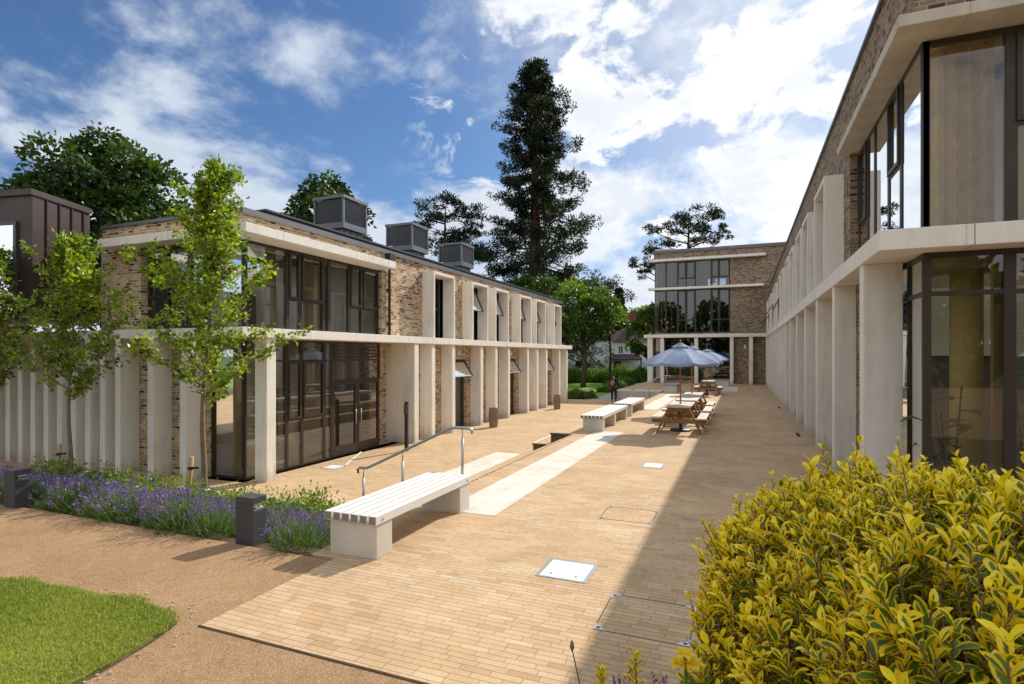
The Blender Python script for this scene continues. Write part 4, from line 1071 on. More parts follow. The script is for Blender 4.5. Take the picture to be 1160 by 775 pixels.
def make_parasol(loc, label):
    t = thing('parasol', label, 'parasol', loc, group='blue grey parasols over the picnic tables')
    m = MB(); m.lathe([(.30, 0), (.31, .03), (.27, .06), (.06, .075), (.045, .09), (.045, .35), (.03, .36)], (0, 0), 24); m.build('base', M['black'], t, smooth=True)
    m = MB(); m.tube([(0, 0, .09), (0, 0, 2.58)], .024, 12); m.lathe([(.012, 2.56), (.03, 2.60), (.034, 2.63), (.02, 2.66), (.004, 2.68)], (0, 0), 12); m.build('pole', M['pole'], t, smooth=True)
    n = 8; R_, zt, ze = 1.14, 2.50, 2.0
    def rim(k, f=1.):
        a = 2 * math.pi * (k + .5) / n; return (R_ * f * math.cos(a), R_ * f * math.sin(a))
    V = []; F = []
    seg = 6; sub = 5
    m = MB()
    def pt(k, s, u):      # s along the rib 0..1, u across the panel 0..1
        (xa, ya), (xb, yb) = rim(k), rim(k + 1)
        x, y = xa + (xb - xa) * u, ya + (yb - ya) * u
        sag = math.sin(math.pi * u) * .055 * s * s
        z = zt + (ze - zt) * (s ** 1.12)
        inn = 1 - .045 * math.sin(math.pi * u) * s
        return (x * s * inn, y * s * inn, z - sag * .9 + .02 * math.sin(math.pi * s))
    for k in range(n):
        for i in range(1, seg + 1):
            for j in range(sub):
                s0, s1 = .10 + .90 * (i - 1) / seg, .10 + .90 * i / seg
                m.quad(pt(k, s0, j / sub), pt(k, s1, j / sub), pt(k, s1, (j + 1) / sub), pt(k, s0, (j + 1) / sub))
        for j in range(sub):      # valance
            a, b = pt(k, 1, j / sub), pt(k, 1, (j + 1) / sub)
            d1 = .07 ; m.quad(a, (a[0] * 1.004, a[1] * 1.004, a[2] - d1), (b[0] * 1.004, b[1] * 1.004, b[2] - d1), b)
    cn = m.build('canopy', M['fabric'], t)
    m = MB()
    for k in range(n):
        for j in range(3):
            a0, b0 = pt(k, .02, j / 3), pt(k, .02, (j + 1) / 3); a, b = pt(k, .24, j / 3), pt(k, .24, (j + 1) / 3)
            up = .075
            m.quad((a0[0], a0[1], zt + up + .01), (a[0], a[1], a[2] + up - .03), (b[0], b[1], b[2] + up - .03), (b0[0], b0[1], zt + up + .01))
    m.build('vent_cap', M['fabric'], cn, smooth=True)
    for k in range(n):
        (x, y) = rim(k); m = MB(); m.bar((x * .03, y * .03, zt - .02), (x * .985, y * .985, ze - .012), .018, .025); m.build('rib', M['pole'], t)
    for k in range(n):
        (x, y) = rim(k); m = MB(); m.bar((x * .025, y * .025, 1.86), (x * .5, y * .5, (zt + ze) / 2 - .0), .014, .02); m.build('strut', M['pole'], t)
    m = MB(); m.lathe([(.03, 1.82), (.05, 1.83), (.05, 1.89), (.03, 1.9)], (0, 0), 12); m.build('hub', M['pole'], t)
    return t
p0 = make_parasol((-1.68, 17.1, 0), 'blue grey parasol over the nearest picnic table, largest of the parasols')
dup(p0, (-1.74, 21.9, 0), .15, 'second blue grey parasol, over the third picnic table')
dup(p0, (-1.87, 33.6, 0), .3, 'third blue grey parasol, over the farthest picnic table')
dup(p0, (-1.86, 37.3, 0), .1, 'last blue grey parasol, mostly hidden behind the others near the far glazing')

# ------------------------------------------------------------------ PERSON WITH BACKPACK
PX, PY, PZ = -7.45, 34.9, T - .02
def skin_mesh(name, pts, edges, mat, parent, sub=2, root=0):
    me = bpy.data.meshes.new(name); me.from_pydata([p[:3] for p in pts], edges, []); me.materials.append(mat)
    o = link(name, me, parent)
    o.modifiers.new('skin', 'SKIN'); me.skin_vertices or None
    if not me.skin_vertices:
        bm = bmesh.new(); bm.from_mesh(me); bm.verts.layers.skin.verify(); bm.to_mesh(me); bm.free()
    for k, p in enumerate(pts):
        sv = me.skin_vertices[0].data[k]; r = p[3]; sv.radius = r if isinstance(r, tuple) else (r, r); sv.use_root = (k == root)
    o.modifiers['skin'].use_smooth_shade = True
    s = o.modifiers.new('sub', 'SUBSURF'); s.levels = sub; s.render_levels = sub
    return o
person = thing('person', 'person in black jacket and dark trousers walking away along the far path', 'person', (PX, PY, PZ), rotz=rad(12))
# walking away (+y); left leg forward
pts = [(0, 0, .95, (.15, .11)), (0, .01, 1.15, (.14, .10)), (0, .02, 1.36, (.155, .10)), (0, .03, 1.47, (.06, .06)), (0, .05, 1.56, (.055, .06)), (0, .06, 1.66, (.075, .095)), (0, .055, 1.75, (.06, .08)),
       (-.10, .0, .88, .085), (-.11, .10, .50, .058), (-.11, .06, .10, .038), (-.12, .20, .035, .033),
       (.10, 0, .88, .085), (.11, .0, .50, .058), (.11, -.22, .13, .038), (.12, -.12, .04, .033),
       (-.19, .02, 1.41, .055), (-.25, -.06, 1.15, .042), (-.24, .02, .92, .03), (-.235, .05, .83, .033),
       (.19, .02, 1.41, .055), (.25, .03, 1.14, .042), (.27, .14, .92, .03), (.27, .18, .84, .033)]
ed = [(0, 1), (1, 2), (2, 3), (3, 4), (4, 5), (5, 6), (0, 7), (7, 8), (8, 9), (9, 10), (0, 11), (11, 12), (12, 13), (13, 14), (2, 15), (15, 16), (16, 17), (17, 18), (2, 19), (19, 20), (20, 21), (21, 22)]
skin_mesh('body', pts, ed, M['skin'], person)
J = [(0, 0, .88, (.185, .145)), (0, .01, 1.15, (.172, .135)), (0, .02, 1.36, (.19, .13)), (0, .03, 1.475, (.085, .085)), (-.20, .02, 1.41, .078), (-.255, -.06, 1.15, .062), (-.245, .02, .92, .05), (.20, .02, 1.41, .078), (.255, .03, 1.14, .062), (.275, .14, .92, .05)]
skin_mesh('jacket', J, [(0, 1), (1, 2), (2, 3), (2, 4), (4, 5), (5, 6), (2, 7), (7, 8), (8, 9)], M['jacket'], person)
TR = [(0, 0, .95, (.165, .13)), (-.10, 0, .86, .105), (-.11, .10, .50, .078), (-.11, .065, .12, .062), (.10, 0, .86, .105), (.11, 0, .50, .078), (.11, -.20, .15, .062)]
skin_mesh('trousers', TR, [(0, 1), (1, 2), (2, 3), (0, 4), (4, 5), (5, 6)], M['trousers'], person)
for s, y, z in ((-1, .07, .0), (1, -.21, .045)):
    skin_mesh('shoe', [(s * .11, y - .04, z + .05, (.045, .045)), (s * .115, y + .08, z + .045, (.045, .038)), (s * .12, y + .17, z + .032, (.04, .026))], [(0, 1), (1, 2)], M['shoe'], person)
skin_mesh('hair', [(0, .03, 1.62, (.07, .06)), (0, .035, 1.70, (.088, .09)), (0, .05, 1.765, (.078, .085))], [(0, 1), (1, 2)], M['hair'], person)
bp = thing('backpack', 'tan backpack on the back of the walking person', 'backpack', (PX - .03, PY - .2, PZ + 1.0), rotz=rad(12))
skin_mesh('bag', [(0, -.01, .02, (.15, .09)), (0, -.02, .2, (.16, .10)), (0, 0, .42, (.12, .075))], [(0, 1), (1, 2)], M['bag'], bp)
skin_mesh('front_pocket', [(0, -.105, .06, (.10, .04)), (0, -.105, .18, (.10, .04))], [(0, 1)], M['bag'], bp)
for s in (-1, 1):
    m = MB(); m.tube([(s * .09, .06, .40), (s * .10, .17, .47), (s * .11, .31, .42), (s * .11, .33, .25), (s * .11, .2, .08)], .018, 6); m.build('strap', M['black'], bp, smooth=True)

# ------------------------------------------------------------------ LAVENDER BED
def lavender_proto(seed):
    rs = np.random.RandomState(seed); r = .33
    # foliage
    n = 1000
    q = sphere_pts(n, rs); q[:, 2] = np.abs(q[:, 2]); rr = rs.uniform(.35, 1, n)[:, None]
    P = q * rr * np.array([r, r, .30]) + np.array([0, 0, .02])
    D = q * np.array([.8, .8, .4]) + np.array([0, 0, .8]) + rs.normal(0, .25, (n, 3))
    Vf, Ff, Tf = leaves(P, D, rs.uniform(.07, .15, n), rs.uniform(.008, .014, n), np.clip(rs.normal(.45, .22, n) * (.5 + .5 * rr[:, 0]), 0, 1), .1, rs)
    # stems and flower spikes
    n = 135
    q = sphere_pts(n, rs); q[:, 2] = np.abs(q[:, 2]) * .9 + rs.uniform(.1, .5, n); q = unit(q)
    base = q * np.array([r * .8, r * .8, .24]); Dd = unit(q * np.array([.75, .75, .4]) + np.array([0, 0, .75]) + rs.normal(0, .12, (n, 3)))
    Ln = rs.uniform(.14, .32, n)
    Vs, Fs, Ts = leaves(base, Dd, Ln, np.full(n, .006), np.full(n, .8), .0, rs, curl=0)
    tip = base + Dd * Ln[:, None]
    fl = LB()
    for k in range(4):
        off = Dd * (k * .013 - .012)
        a = leaves(tip + off + rs.normal(0, .003, (n, 3)), Dd + rs.normal(0, .35, (n, 3)), rs.uniform(.022, .04, n), rs.uniform(.012, .02, n), np.clip(rs.normal(.5, .25, n), 0, 1), .3, rs)
        fl.add(*a)
    lb = LB(); lb.add(Vf, Ff, Tf); lb.add(Vs, Fs, Ts)
    t = thing('lavender_bush', 'purple flowering lavender bush of the hedge edging the gravel path', 'lavender', (0, 0, 0), group='lavender bushes edging the gravel path')
    lb.build('foliage', M['lf_lav'], t); fl.build('flowers', M['fl_lav'], t)['kind'] = 'stuff'
    return t
protos = [lavender_proto(s) for s in (21, 22, 23)]
spots = []
for row, (y, x0, off) in enumerate(((5.14, -4.78, 0), (5.62, -4.85, .2), (6.05, -4.75, .1))):
    x = x0 - off
    while x > -12.6:
        bx_, by_ = x + rnd.uniform(-.06, .06), y + rnd.uniform(-.06, .06)
        if not any(abs(bx_ - qx) < .36 and by_ < 5.42 for qx in (-5.42, -9.86)): spots.append((bx_, by_))
        x -= rnd.uniform(.42, .54)
for i, (x, y) in enumerate(spots):
    sc = rnd.uniform(.85, 1.1) * (1 if y < 5.4 else .86 if y < 5.85 else .66)
    if i < 3: o = protos[i]; o.location = (x, y, bed_z(y)); o.rotation_euler[2] = rnd.uniform(0, 6.28); o.scale = (sc,) * 3
    else: dup(protos[rnd.randrange(3)], (x, y, bed_z(y) - .01), rnd.uniform(0, 6.28), scale=sc)

def shrub_proto(seed, flowers, label, group, r=.42, h=.42, leafm='lf_shrub', n=1300, ls=(.03, .055)):
    rs = np.random.RandomState(seed)
    t = thing('low_shrub', label, 'shrub', (0, 0, 0), group=group)
    cl = sphere_pts(26, rs); cl[:, 2] = np.abs(cl[:, 2]); cl = cl * rs.uniform(.45, 1, (26, 1)) * np.array([r, r, h * .85])
    idx = rs.randint(0, 26, n); P = cl[idx] + rs.normal(0, .075, (n, 3)) * (r / .42); P[:, 2] = np.abs(P[:, 2]) + .02
    D = unit(P * np.array([1, 1, .5])) + np.array([0, 0, .6]) + rs.normal(0, .5, (n, 3))
    L = rs.uniform(*ls, n)
    lb = LB(); lb.add(*leaves(P, D, L, L * .6, np.clip(rs.normal(.5, .22, n) + (P[:, 2] / h - .5) * .3, 0, 1), .2, rs))
    lb.build('foliage', M[leafm], t)
    m = MB()
    for k in range(9):
        c = cl[k]; m.tube([(c[0] * .1, c[1] * .1, 0), (c[0] * .5, c[1] * .5, c[2] * .6), tuple(c)], [.008, .006, .003], 5)
    m.build('stem', M['bark_young'], t)
    if flowers:
        C = cl[rs.randint(0, 26, flowers)] * 1.15 + np.array([0, 0, .09]) + rs.normal(0, .05, (flowers, 3))
        for c in C:
            m = MB(); pr = []
            a0 = rs.uniform(0, 1)
            for p in range(10):
                a = a0 + 2 * math.pi * p / 10; q_ = .042 if p % 2 else .022
                pr.append((c[0] + q_ * math.cos(a), c[1] + q_ * math.sin(a), c[2] + (.014 if p % 2 else .004)))
            for p in range(10): m.poly([tuple(c), pr[p], pr[(p + 1) % 10]])
            me_ = m; me_.v = [tuple(v_) for v_ in m.v]
            bmv = {}; nv = []; nf = []
            for f in m.f:
                g_ = []
                for i_ in f:
                    k_ = tuple(round(x_, 5) for x_ in m.v[i_])
                    if k_ not in bmv: bmv[k_] = len(nv); nv.append(k_)
                    g_.append(bmv[k_])
                nf.append(tuple(g_))
            m.v, m.f = nv, nf
            o = m.build('flower', M['petal'], t)
    return t
la = 'bright green low shrub with white flowers, behind the lavender'
sp = [shrub_proto(31, 7, la, 'green shrubs behind the lavender'), shrub_proto(32, 4, la, 'green shrubs behind the lavender')]
i = 0
for y, x0 in ((6.55, -5.1), (7.0, -4.9), (7.35, -5.3)):
    x = x0
    while x > -13.5:
        if rnd.random() < .82:
            s = rnd.uniform(.9, 1.5); X_, Y_ = x + rnd.uniform(-.1, .1), y + rnd.uniform(-.1, .1)
            if X_ > -5.9 and Y_ > 6.9: s *= .6
            if i < 2: o = sp[i]; o.location = (X_, Y_, bed_z(Y_)); o.scale = (s,) * 3
            else: dup(sp[i % 2], (X_, Y_, bed_z(Y_)), rnd.uniform(0, 6.28), scale=s)
            i += 1
        x -= rnd.uniform(.6, .85)

# ------------------------------------------------------------------ YOUNG TREES AND STAKES
def young_tree(label, loc, prof, ztop, clear, seed, nleaf, lean=(0, 0), trunk_r=.055, skew=0.):
    """prof: list of (height above ground, crown radius)"""
    r = random.Random(seed); rs = np.random.RandomState(seed)
    t = thing('young_tree', label, 'tree', loc, group='young street trees in the planting bed')
    def rad_at(h):
        for (a, ra), (b, rb) in zip(prof, prof[1:]):
            if a <= h <= b: return ra + (rb - ra) * (h - a) / (b - a)
        return .1
    m = MB()
    def tp_(u): h = u * ztop; return Vector((lean[0] * u ** 1.5 + .04 * math.sin(h * 1.9), lean[1] * u + .03 * math.sin(h * 2.3 + 1), h))
    tr = [tp_(k / 16) for k in range(17)]
    m.tube(tr, [trunk_r * (1 - .93 * (k / 16) ** .8) + .003 for k in range(17)], 10)
    segs = []          # (point, direction, weight) leafy positions
    nb = 34
    for k in range(nb):
        h0 = clear - .1 + (ztop - clear) * (k / nb) ** 1.05 * .96
        a = k * 2.399 + r.uniform(-.4, .4)
        el = rad(28 + 40 * (h0 - clear) / (ztop - clear) + r.uniform(-10, 14))
        p0 = tp_(h0 / ztop)
        L = max(.25, rad_at(min(ztop - .05, h0 + .35)) * r.uniform(.75, 1.22) / math.cos(el) ** .6)
        if skew: L *= 1 + skew * math.cos(a)
        d = Vector((math.cos(a) * math.cos(el), math.sin(a) * math.cos(el), math.sin(el)))
        pts = [p0]; dd_ = d.copy()
        for s in range(5):
            dd_ = (dd_ + Vector((r.uniform(-.14, .14), r.uniform(-.14, .14), r.uniform(-.03, .12)))).normalized()
            pts.append(pts[-1] + dd_ * L / 5)
        br = trunk_r * .32 * (1 - .6 * h0 / ztop)
        m.tube(pts, [br * (1 - .8 * q_ / 5) + .002 for q_ in range(6)], 5)
        for s in range(1, 6):
            segs.append((pts[s], dd_, .5 + .5 * s / 5))
            for _ in range(2):
                sd = (dd_ * .6 + Vector((r.uniform(-1, 1), r.uniform(-1, 1), r.uniform(-.3, .8)))).normalized(); l2 = r.uniform(.12, .34) * min(1, L)
                q0 = pts[s - 1].lerp(pts[s], r.random()); q1 = q0 + sd * l2
                m.tube([q0, q0.lerp(q1, .5) + Vector((0, 0, .02)), q1], [.005, .004, .002], 4)
                segs.append((q1, sd, 1)); segs.append((q0.lerp(q1, .6), sd, .8))
    m.build('trunk', M['bark_young'], t, smooth=True)
    C = np.array([s[0][:] for s in segs]); Dn = np.array([s[1][:] for s in segs]); Wt = np.array([s[2] for s in segs])
    idx = rs.choice(len(C), nleaf, p=Wt / Wt.sum())
    P = C[idx] + rs.normal(0, .055, (nleaf, 3))
    D = Dn[idx] * .5 + rs.normal(0, .7, (nleaf, 3)) + np.array([0, 0, -.15])
    clump = rs.normal(0, .2, len(C))[idx]
    L = rs.uniform(.05, .115, nleaf)
    lb = LB(); lb.add(*leaves(P, D, L, L * .62, np.clip(rs.normal(.5, .18, nleaf) + clump, 0, 1), .2, rs)); lb.build('crown', M['lf_young'], t)
    return t
young_tree('slender young green tree in front of the brick corner, tallest of the young trees', (-9.12, 7.3, bed_z(7.3)), [(0, .3), (2.0, .5), (2.6, 1.4), (3.2, 1.48), (3.8, 1.22), (4.3, .92), (4.9, .68), (5.5, .5), (6.1, .3), (6.6, .08)], 6.5, 2.2, 41, 10500, (.45, 0))
young_tree('small bushy young green tree in front of the narrow fins', (-12.9, 7.25, bed_z(7.25)), [(0, .3), (1.9, .4), (2.5, .98), (3.1, 1.1), (3.7, .92), (4.4, .62), (5.0, .34), (5.4, .06)], 5.25, 2.1, 42, 6800, (.2, 0), .045)
young_tree('young green tree cut off by the left picture edge', (-16.1, 7.3, bed_z(7.3)), [(0, .3), (1.7, .6), (2.5, 1.15), (3.2, 1.2), (4.0, 1.0), (4.8, .6), (5.2, .3), (6, .06)], 5.3, 1.9, 43, 7500, (.1, 0), .05)
def stake(loc, top, label):
    t = thing('tree_stake', label, 'stake', loc, group='leaning stakes supporting the young trees')
    m = MB(); m.tube([(0, 0, -.05), (top[0] * .5, 0, top[2] * .5), top], .042, 12); m.build('post', M['stake'], t, smooth=True)
    m = MB(); z = .80; x = top[0] * z / top[2]; m.lathe([(.047, z - .025), (.05, z), (.047, z + .025)], (x, 0), 14, cap=False); m.bar((x, .0, z), (x + .16, .02, z + .01), .05, .035); m.build('tie', M['rubber'], t)
stake((-9.36, 7.18, bed_z(7.18)), (.14, 0, 1.0), 'leaning timber stake strapped to the tall young tree')
stake((-13.1, 7.12, bed_z(7.12)), (.13, 0, 1.0), 'leaning timber stake strapped to the small bushy tree')

# ------------------------------------------------------------------ BACKGROUND TREES
def broad_tree(label, loc, rx, ry, h, cb, seed, nblob, nleaf, ls, mat, trunk_r=.35, group=None, bark='bark', name='broadleaf_tree', shape=1., gap=.0):
    """crown of leaf clumps between heights cb and h"""
    r = random.Random(seed); rs = np.random.RandomState(seed)
    t = thing(name, label, 'tree', loc, group)
    cz, hz = (h + cb) / 2, (h - cb) / 2
    q = sphere_pts(nblob, rs); rr = rs.uniform(.45, 1, (nblob, 1)) ** .5
    C = q * rr * np.array([rx, ry, hz]) * (1 - .22)
    C[:, :2] *= (1 - .28 * shape * np.clip(C[:, 2:3] / hz, -1, 1))
    C[:, 2] += cz
    br = rs.uniform(.16, .34, nblob) * min(rx, hz)
    idx = rs.randint(0, nblob, nleaf)
    u = sphere_pts(nleaf, rs); u[:, 2] = np.where(u[:, 2] < -.3, -u[:, 2] * .7, u[:, 2])
    P = C[idx] + u * br[idx][:, None] * rs.uniform(.75, 1.12, (nleaf, 1))
    D = u * .8 + rs.normal(0, .5, (nleaf, 3)) + np.array([0, 0, -.35])
    L = rs.uniform(ls * .7, ls * 1.3, nleaf)
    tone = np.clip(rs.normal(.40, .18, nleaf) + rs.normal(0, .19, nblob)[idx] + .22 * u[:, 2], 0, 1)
    lb = LB(); lb.add(*leaves(P, D, L, L * .62, tone, .2, rs))
    m = MB(); m.tube([(0, 0, -.3), (.02 * h, 0, cb * .6), (0, .02 * h, cz), (0, 0, h * .85)], [trunk_r, trunk_r * .75, trunk_r * .45, .05], 9)
    for k in range(0, nblob, max(1, nblob // 26)):
        c = Vector(C[k]); zz = max(cb * .55, c.z - Vector((c.x, c.y, 0)).length * .8)
        m.tube([(0, 0, zz), (c.x * .5, c.y * .5, zz + (c.z - zz) * .45), tuple(c)], [trunk_r * .3, trunk_r * .18, .03], 5)
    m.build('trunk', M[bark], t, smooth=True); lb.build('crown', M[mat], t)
    return t
def on_ray(u, depth):
    a = (u - 580) / 635.; return (depth * (-math.sin(YAW) + a * math.cos(YAW)), depth * (math.cos(YAW) + a * math.sin(YAW)))
GZ = -.8
x, y = on_ray(122, 40); broad_tree('huge dark green chestnut tree rising behind the brown metal stair tower', (x, y, GZ), 6.1, 6.1, 20.2, 3.0, 51, 95, 26000, .42, 'lf_chest', .5, name='chestnut_tree', shape=.7)
x, y = on_ray(365, 52); broad_tree('dark green tree rising behind the roof ventilators', (x, y, GZ), 5.0, 5.0, 21.0, 5.0, 52, 55, 13000, .42, 'lf_chest', .4, name='chestnut_tree')
x, y = on_ray(-40, 36); broad_tree('dark green tree at the far left behind the stair tower', (x, y, GZ), 4.0, 4.0, 11.5, 2.0, 60, 40, 7000, .4, 'lf_chest', .4, name='chestnut_tree')
x, y = on_ray(660, 52); broad_tree('spreading bright green maple at the end of the brick building', (x, y, GZ), 4.7, 4.6, 10.2, 3.6, 53, 44, 6200, .34, 'lf_maple', .3, name='maple_tree')
x, y = on_ray(690, 58); broad_tree('smaller light green tree beside the maple, before the white house', (x, y, GZ), 2.4, 2.4, 7.6, 5.2, 54, 18, 2400, .32, 'lf_maple', .15, name='maple_tree')
x, y = on_ray(741, 62); broad_tree('green tree standing against the left edge of the far building', (x, y, GZ), 3.2, 3.0, 9.2, .8, 55, 34, 5200, .34, 'lf_maple', .25, name='maple_tree')
x, y = on_ray(612, 64); broad_tree('green tree behind the foot of the giant sequoia', (x, y, GZ), 6, 5.5, 13.0, 2, 56, 50, 11000, .40, 'lf_chest', .3, name='maple_tree')
x, y = on_ray(560, 80); broad_tree('dark tree left of the sequoia, low behind the roof line', (x, y, GZ), 7, 6, 14, 2, 58, 50, 8000, .5, 'lf_chest', .3, name='chestnut_tree')
x, y = on_ray(706, 125); broad_tree('distant tree mass right of the small spruce', (x + 4, y, GZ), 7, 5, 14.5, 2, 57, 40, 6000, .6, 'lf_maple', .3, name='maple_tree')

def sequoia(label, loc, h, prof, seed):
    r = random.Random(seed); rs = np.random.RandomState(seed)
    t = thing('giant_sequoia', label, 'tree', loc)
    m = MB(); m.tube([(0, 0, -.4), (0, 0, 1.5), (.1, 0, h * .3), (0, 0, h * .6), (0, 0, h * .98)], [1.75, 1.25, .95, .55, .06], 12)
    def R_(z):
        for (a, ra), (b, rb) in zip(prof, prof[1:]):
            if a <= z <= b: return ra + (rb - ra) * (z - a) / (b - a)
        return .3
    P = []; D = []; TN = []
    nb = 185
    for k in range(nb):
        z = h * (.10 + .885 * (k / nb) ** .95); a = k * 2.399 + r.uniform(-.6, .6)
        L = R_(z) * r.uniform(.55, 1.15)
        if r.random() < .15: L *= .5
        d0 = Vector((math.cos(a), math.sin(a), r.uniform(-.15, .25))); pts = [Vector((0, 0, z))]
        ns = 8
        for s in range(ns):
            u = s / ns; dz_ = d0.z - .8 * math.sin(u * math.pi * .9) * (1 - .5 * z / h) + 1.0 * u * u
            pts.append(pts[-1] + Vector((d0.x + r.uniform(-.2, .2), d0.y + r.uniform(-.2, .2), dz_)).normalized() * L / ns)
        m.tube(pts, [.17 * (1 - z / h) * (1 - s / (ns + 1)) + .03 for s in range(ns + 1)], 5)
        base_t = r.gauss(.42, .16)
        for s in range(3, ns + 1):
            for _ in range(1 if s < 5 else 2):
                sp_ = .22 + .05 * L
                c = pts[s] + Vector((r.gauss(0, sp_), r.gauss(0, sp_), r.gauss(-.18, .25)))
                rad_ = r.uniform(.35, .85) * (.55 + .45 * L / 8) * (1.15 if s > 5 else .85); n_ = int(30 + 52 * rad_)
                q_ = sphere_pts(n_, rs) * (rs.uniform(0, 1, (n_, 1)) ** .5) * rad_; q_[:, 2] *= .85
                P.append(np.array(c) + q_); D.append(unit(q_) * .9 + np.array([0, 0, .05]) + rs.normal(0, .45, (n_, 3)))
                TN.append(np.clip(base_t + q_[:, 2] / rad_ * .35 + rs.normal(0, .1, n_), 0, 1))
    P = np.concatenate(P); D = np.concatenate(D); TN = np.concatenate(TN); n_ = len(P)
    m.build('trunk', M['bark_red'], t, smooth=True)
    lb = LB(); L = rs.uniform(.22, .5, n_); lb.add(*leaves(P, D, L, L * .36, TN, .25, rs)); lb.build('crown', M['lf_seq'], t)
    return t
x, y = on_ray(606, 76); sequoia('giant dark sequoia towering behind the brick building', (x, y, GZ), 43.5, [(0, 9), (6, 11.6), (13, 11.0), (19, 9.2), (24, 6.9), (29, 5.7), (34, 4.7), (38, 3.7), (41, 2.2), (43, .7), (43.5, .8)], 61)

def pine(label, loc, h, pads, seed, lean=0., leaf=.4, dens=1., tr=.28, name='pine_tree'):
    """flat needle clouds: (dx, dz, rx, rz)"""
    r = random.Random(seed); rs = np.random.RandomState(seed)
    t = thing(name, label, 'tree', loc)
    m = MB(); m.tube([(0, 0, -.3), (lean * .2, 0, h * .4), (lean * .7, 0, h * .75), (lean, 0, h * .97)], [tr, tr * .85, tr * .6, .06], 9)
    lb = LB(); cx_, cy_ = math.cos(YAW), math.sin(YAW)
    for (dx, z, rx_, rz) in pads:
        dep = r.uniform(-1, 1) * rx_ * .8
        c = Vector((dx * cx_ - dep * cy_, dx * cy_ + dep * cx_, z))
        zz = max(h * .35, z - abs(dx) * .45 - .3)
        m.tube([(lean * zz / h, 0, zz), (c.x * .5, c.y * .5, zz + (z - zz) * .35), tuple(c - Vector((0, 0, rz * .5)))], [tr * .4, tr * .25, .05], 5)
        k = max(3, int(rx_ * 4))
        for _ in range(k):
            cc = np.array(c) + rs.normal(0, 1, 3) * np.array([rx_ * .5, rx_ * .45, rz * .45]); n_ = int(70 * dens)
            q_ = sphere_pts(n_, rs) * rs.uniform(.3, 1, (n_, 1)) * np.array([rx_ * .42, rx_ * .42, rz * .55]); q_[:, 2] = np.where(q_[:, 2] < 0, q_[:, 2] * .4, q_[:, 2])
            L = rs.uniform(leaf * .6, leaf * 1.2, n_)
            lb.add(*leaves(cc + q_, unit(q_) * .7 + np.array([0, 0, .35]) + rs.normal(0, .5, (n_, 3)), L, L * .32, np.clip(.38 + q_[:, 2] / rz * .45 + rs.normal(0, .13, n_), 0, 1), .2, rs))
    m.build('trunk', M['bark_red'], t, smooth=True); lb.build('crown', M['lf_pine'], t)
    return t
x, y = on_ray(777, 72)
S_ = 72 / 635.
def pads_px(lst, u0, dep): return [((u - u0) * dep / 635., 2.2 + (403 - v) * dep / 635. - GZ, ru * dep / 635., rv * dep / 635.) for u, v, ru, rv in lst]
pine('flat topped scots pine rising behind the far building', (x, y, GZ), 22, pads_px([(790, 240, 18, 8), (775, 246, 18, 8), (808, 246, 13, 6), (758, 254, 14, 7), (744, 259, 12, 6), (795, 252, 16, 6), (768, 262, 16, 7), (800, 262, 14, 5), (815, 262, 9, 4), (790, 272, 16, 6), (812, 274, 10, 4), (757, 275, 16, 7), (738, 284, 14, 6), (722, 297, 13, 6), (740, 300, 14, 7), (728, 309, 8, 4), (752, 290, 14, 8), (745, 312, 10, 6)], 777, 72), 71, .4)
x, y = on_ray(502, 66)
pine('broad dark pine rising behind the rear roof ventilator', (x, y, GZ), 21, pads_px([(500, 232, 20, 9), (520, 236, 18, 8), (482, 242, 14, 8), (508, 248, 26, 9), (532, 250, 16, 9), (488, 258, 18, 8), (520, 262, 24, 9), (545, 262, 14, 8), (500, 272, 26, 9), (530, 278, 24, 9), (478, 276, 14, 7), (515, 290, 28, 9), (545, 292, 22, 9)], 502, 66), 72, .3, dens=1.3)
x, y = on_ray(701, 118)
def spruce(label, loc, h, w, seed):
    rs = np.random.RandomState(seed); t = thing('spruce_tree', label, 'tree', loc)
    m = MB(); m.tube([(0, 0, -.3), (0, 0, h)], [.35, .04], 8); m.build('trunk', M['bark'], t)
    n_ = 5000; z = h * (.1 + .9 * rs.uniform(0, 1, n_) ** .8); rr = w * (1 - z / h) ** .8 * (.75 + .25 * np.sin(z * 3.1)) * rs.uniform(.3, 1, n_) ** .5 + .1; a = rs.uniform(0, 6.28, n_)
    P = np.stack([rr * np.cos(a), rr * np.sin(a), z], 1); D = np.stack([np.cos(a), np.sin(a), np.full(n_, -.25)], 1) + rs.normal(0, .35, (n_, 3)); L = rs.uniform(.5, .9, n_)
    lb = LB(); lb.add(*leaves(P, D, L, L * .4, np.clip(rs.normal(.45, .2, n_), 0, 1), .2, rs)); lb.build('crown', M['lf_pine'], t)
spruce('small pointed dark spruce far beyond the white house', (x, y, GZ), 17.3, 3.6, 81)

# dark trees behind the viewpoint: they show as reflections in the glazing
rs_ = np.random.RandomState(5); lb = LB()
for k in range(16):
    cx_, cy_ = -34 + k * 4.6 + rs_.uniform(-1, 1), -34 + rs_.uniform(-4, 4); hh = rs_.uniform(8, 15); n_ = 1500
    q_ = sphere_pts(n_, rs_) * rs_.uniform(.6, 1, (n_, 1)) * np.array([4, 4, hh * .5]); L = rs_.uniform(.6, 1.3, n_)
    lb.add(*leaves(q_ + np.array([cx_, cy_, hh * .52 - .5]), unit(q_) + rs_.normal(0, .5, (n_, 3)), L, L * .7, np.clip(rs_.normal(.4, .2, n_), 0, 1), .2, rs_))
wd = lb.build('woodland', M['lf_chest'], None); wd['kind'] = 'stuff'; tag(wd, 'dark belt of trees seen only as reflections in the glazing', 'woodland')

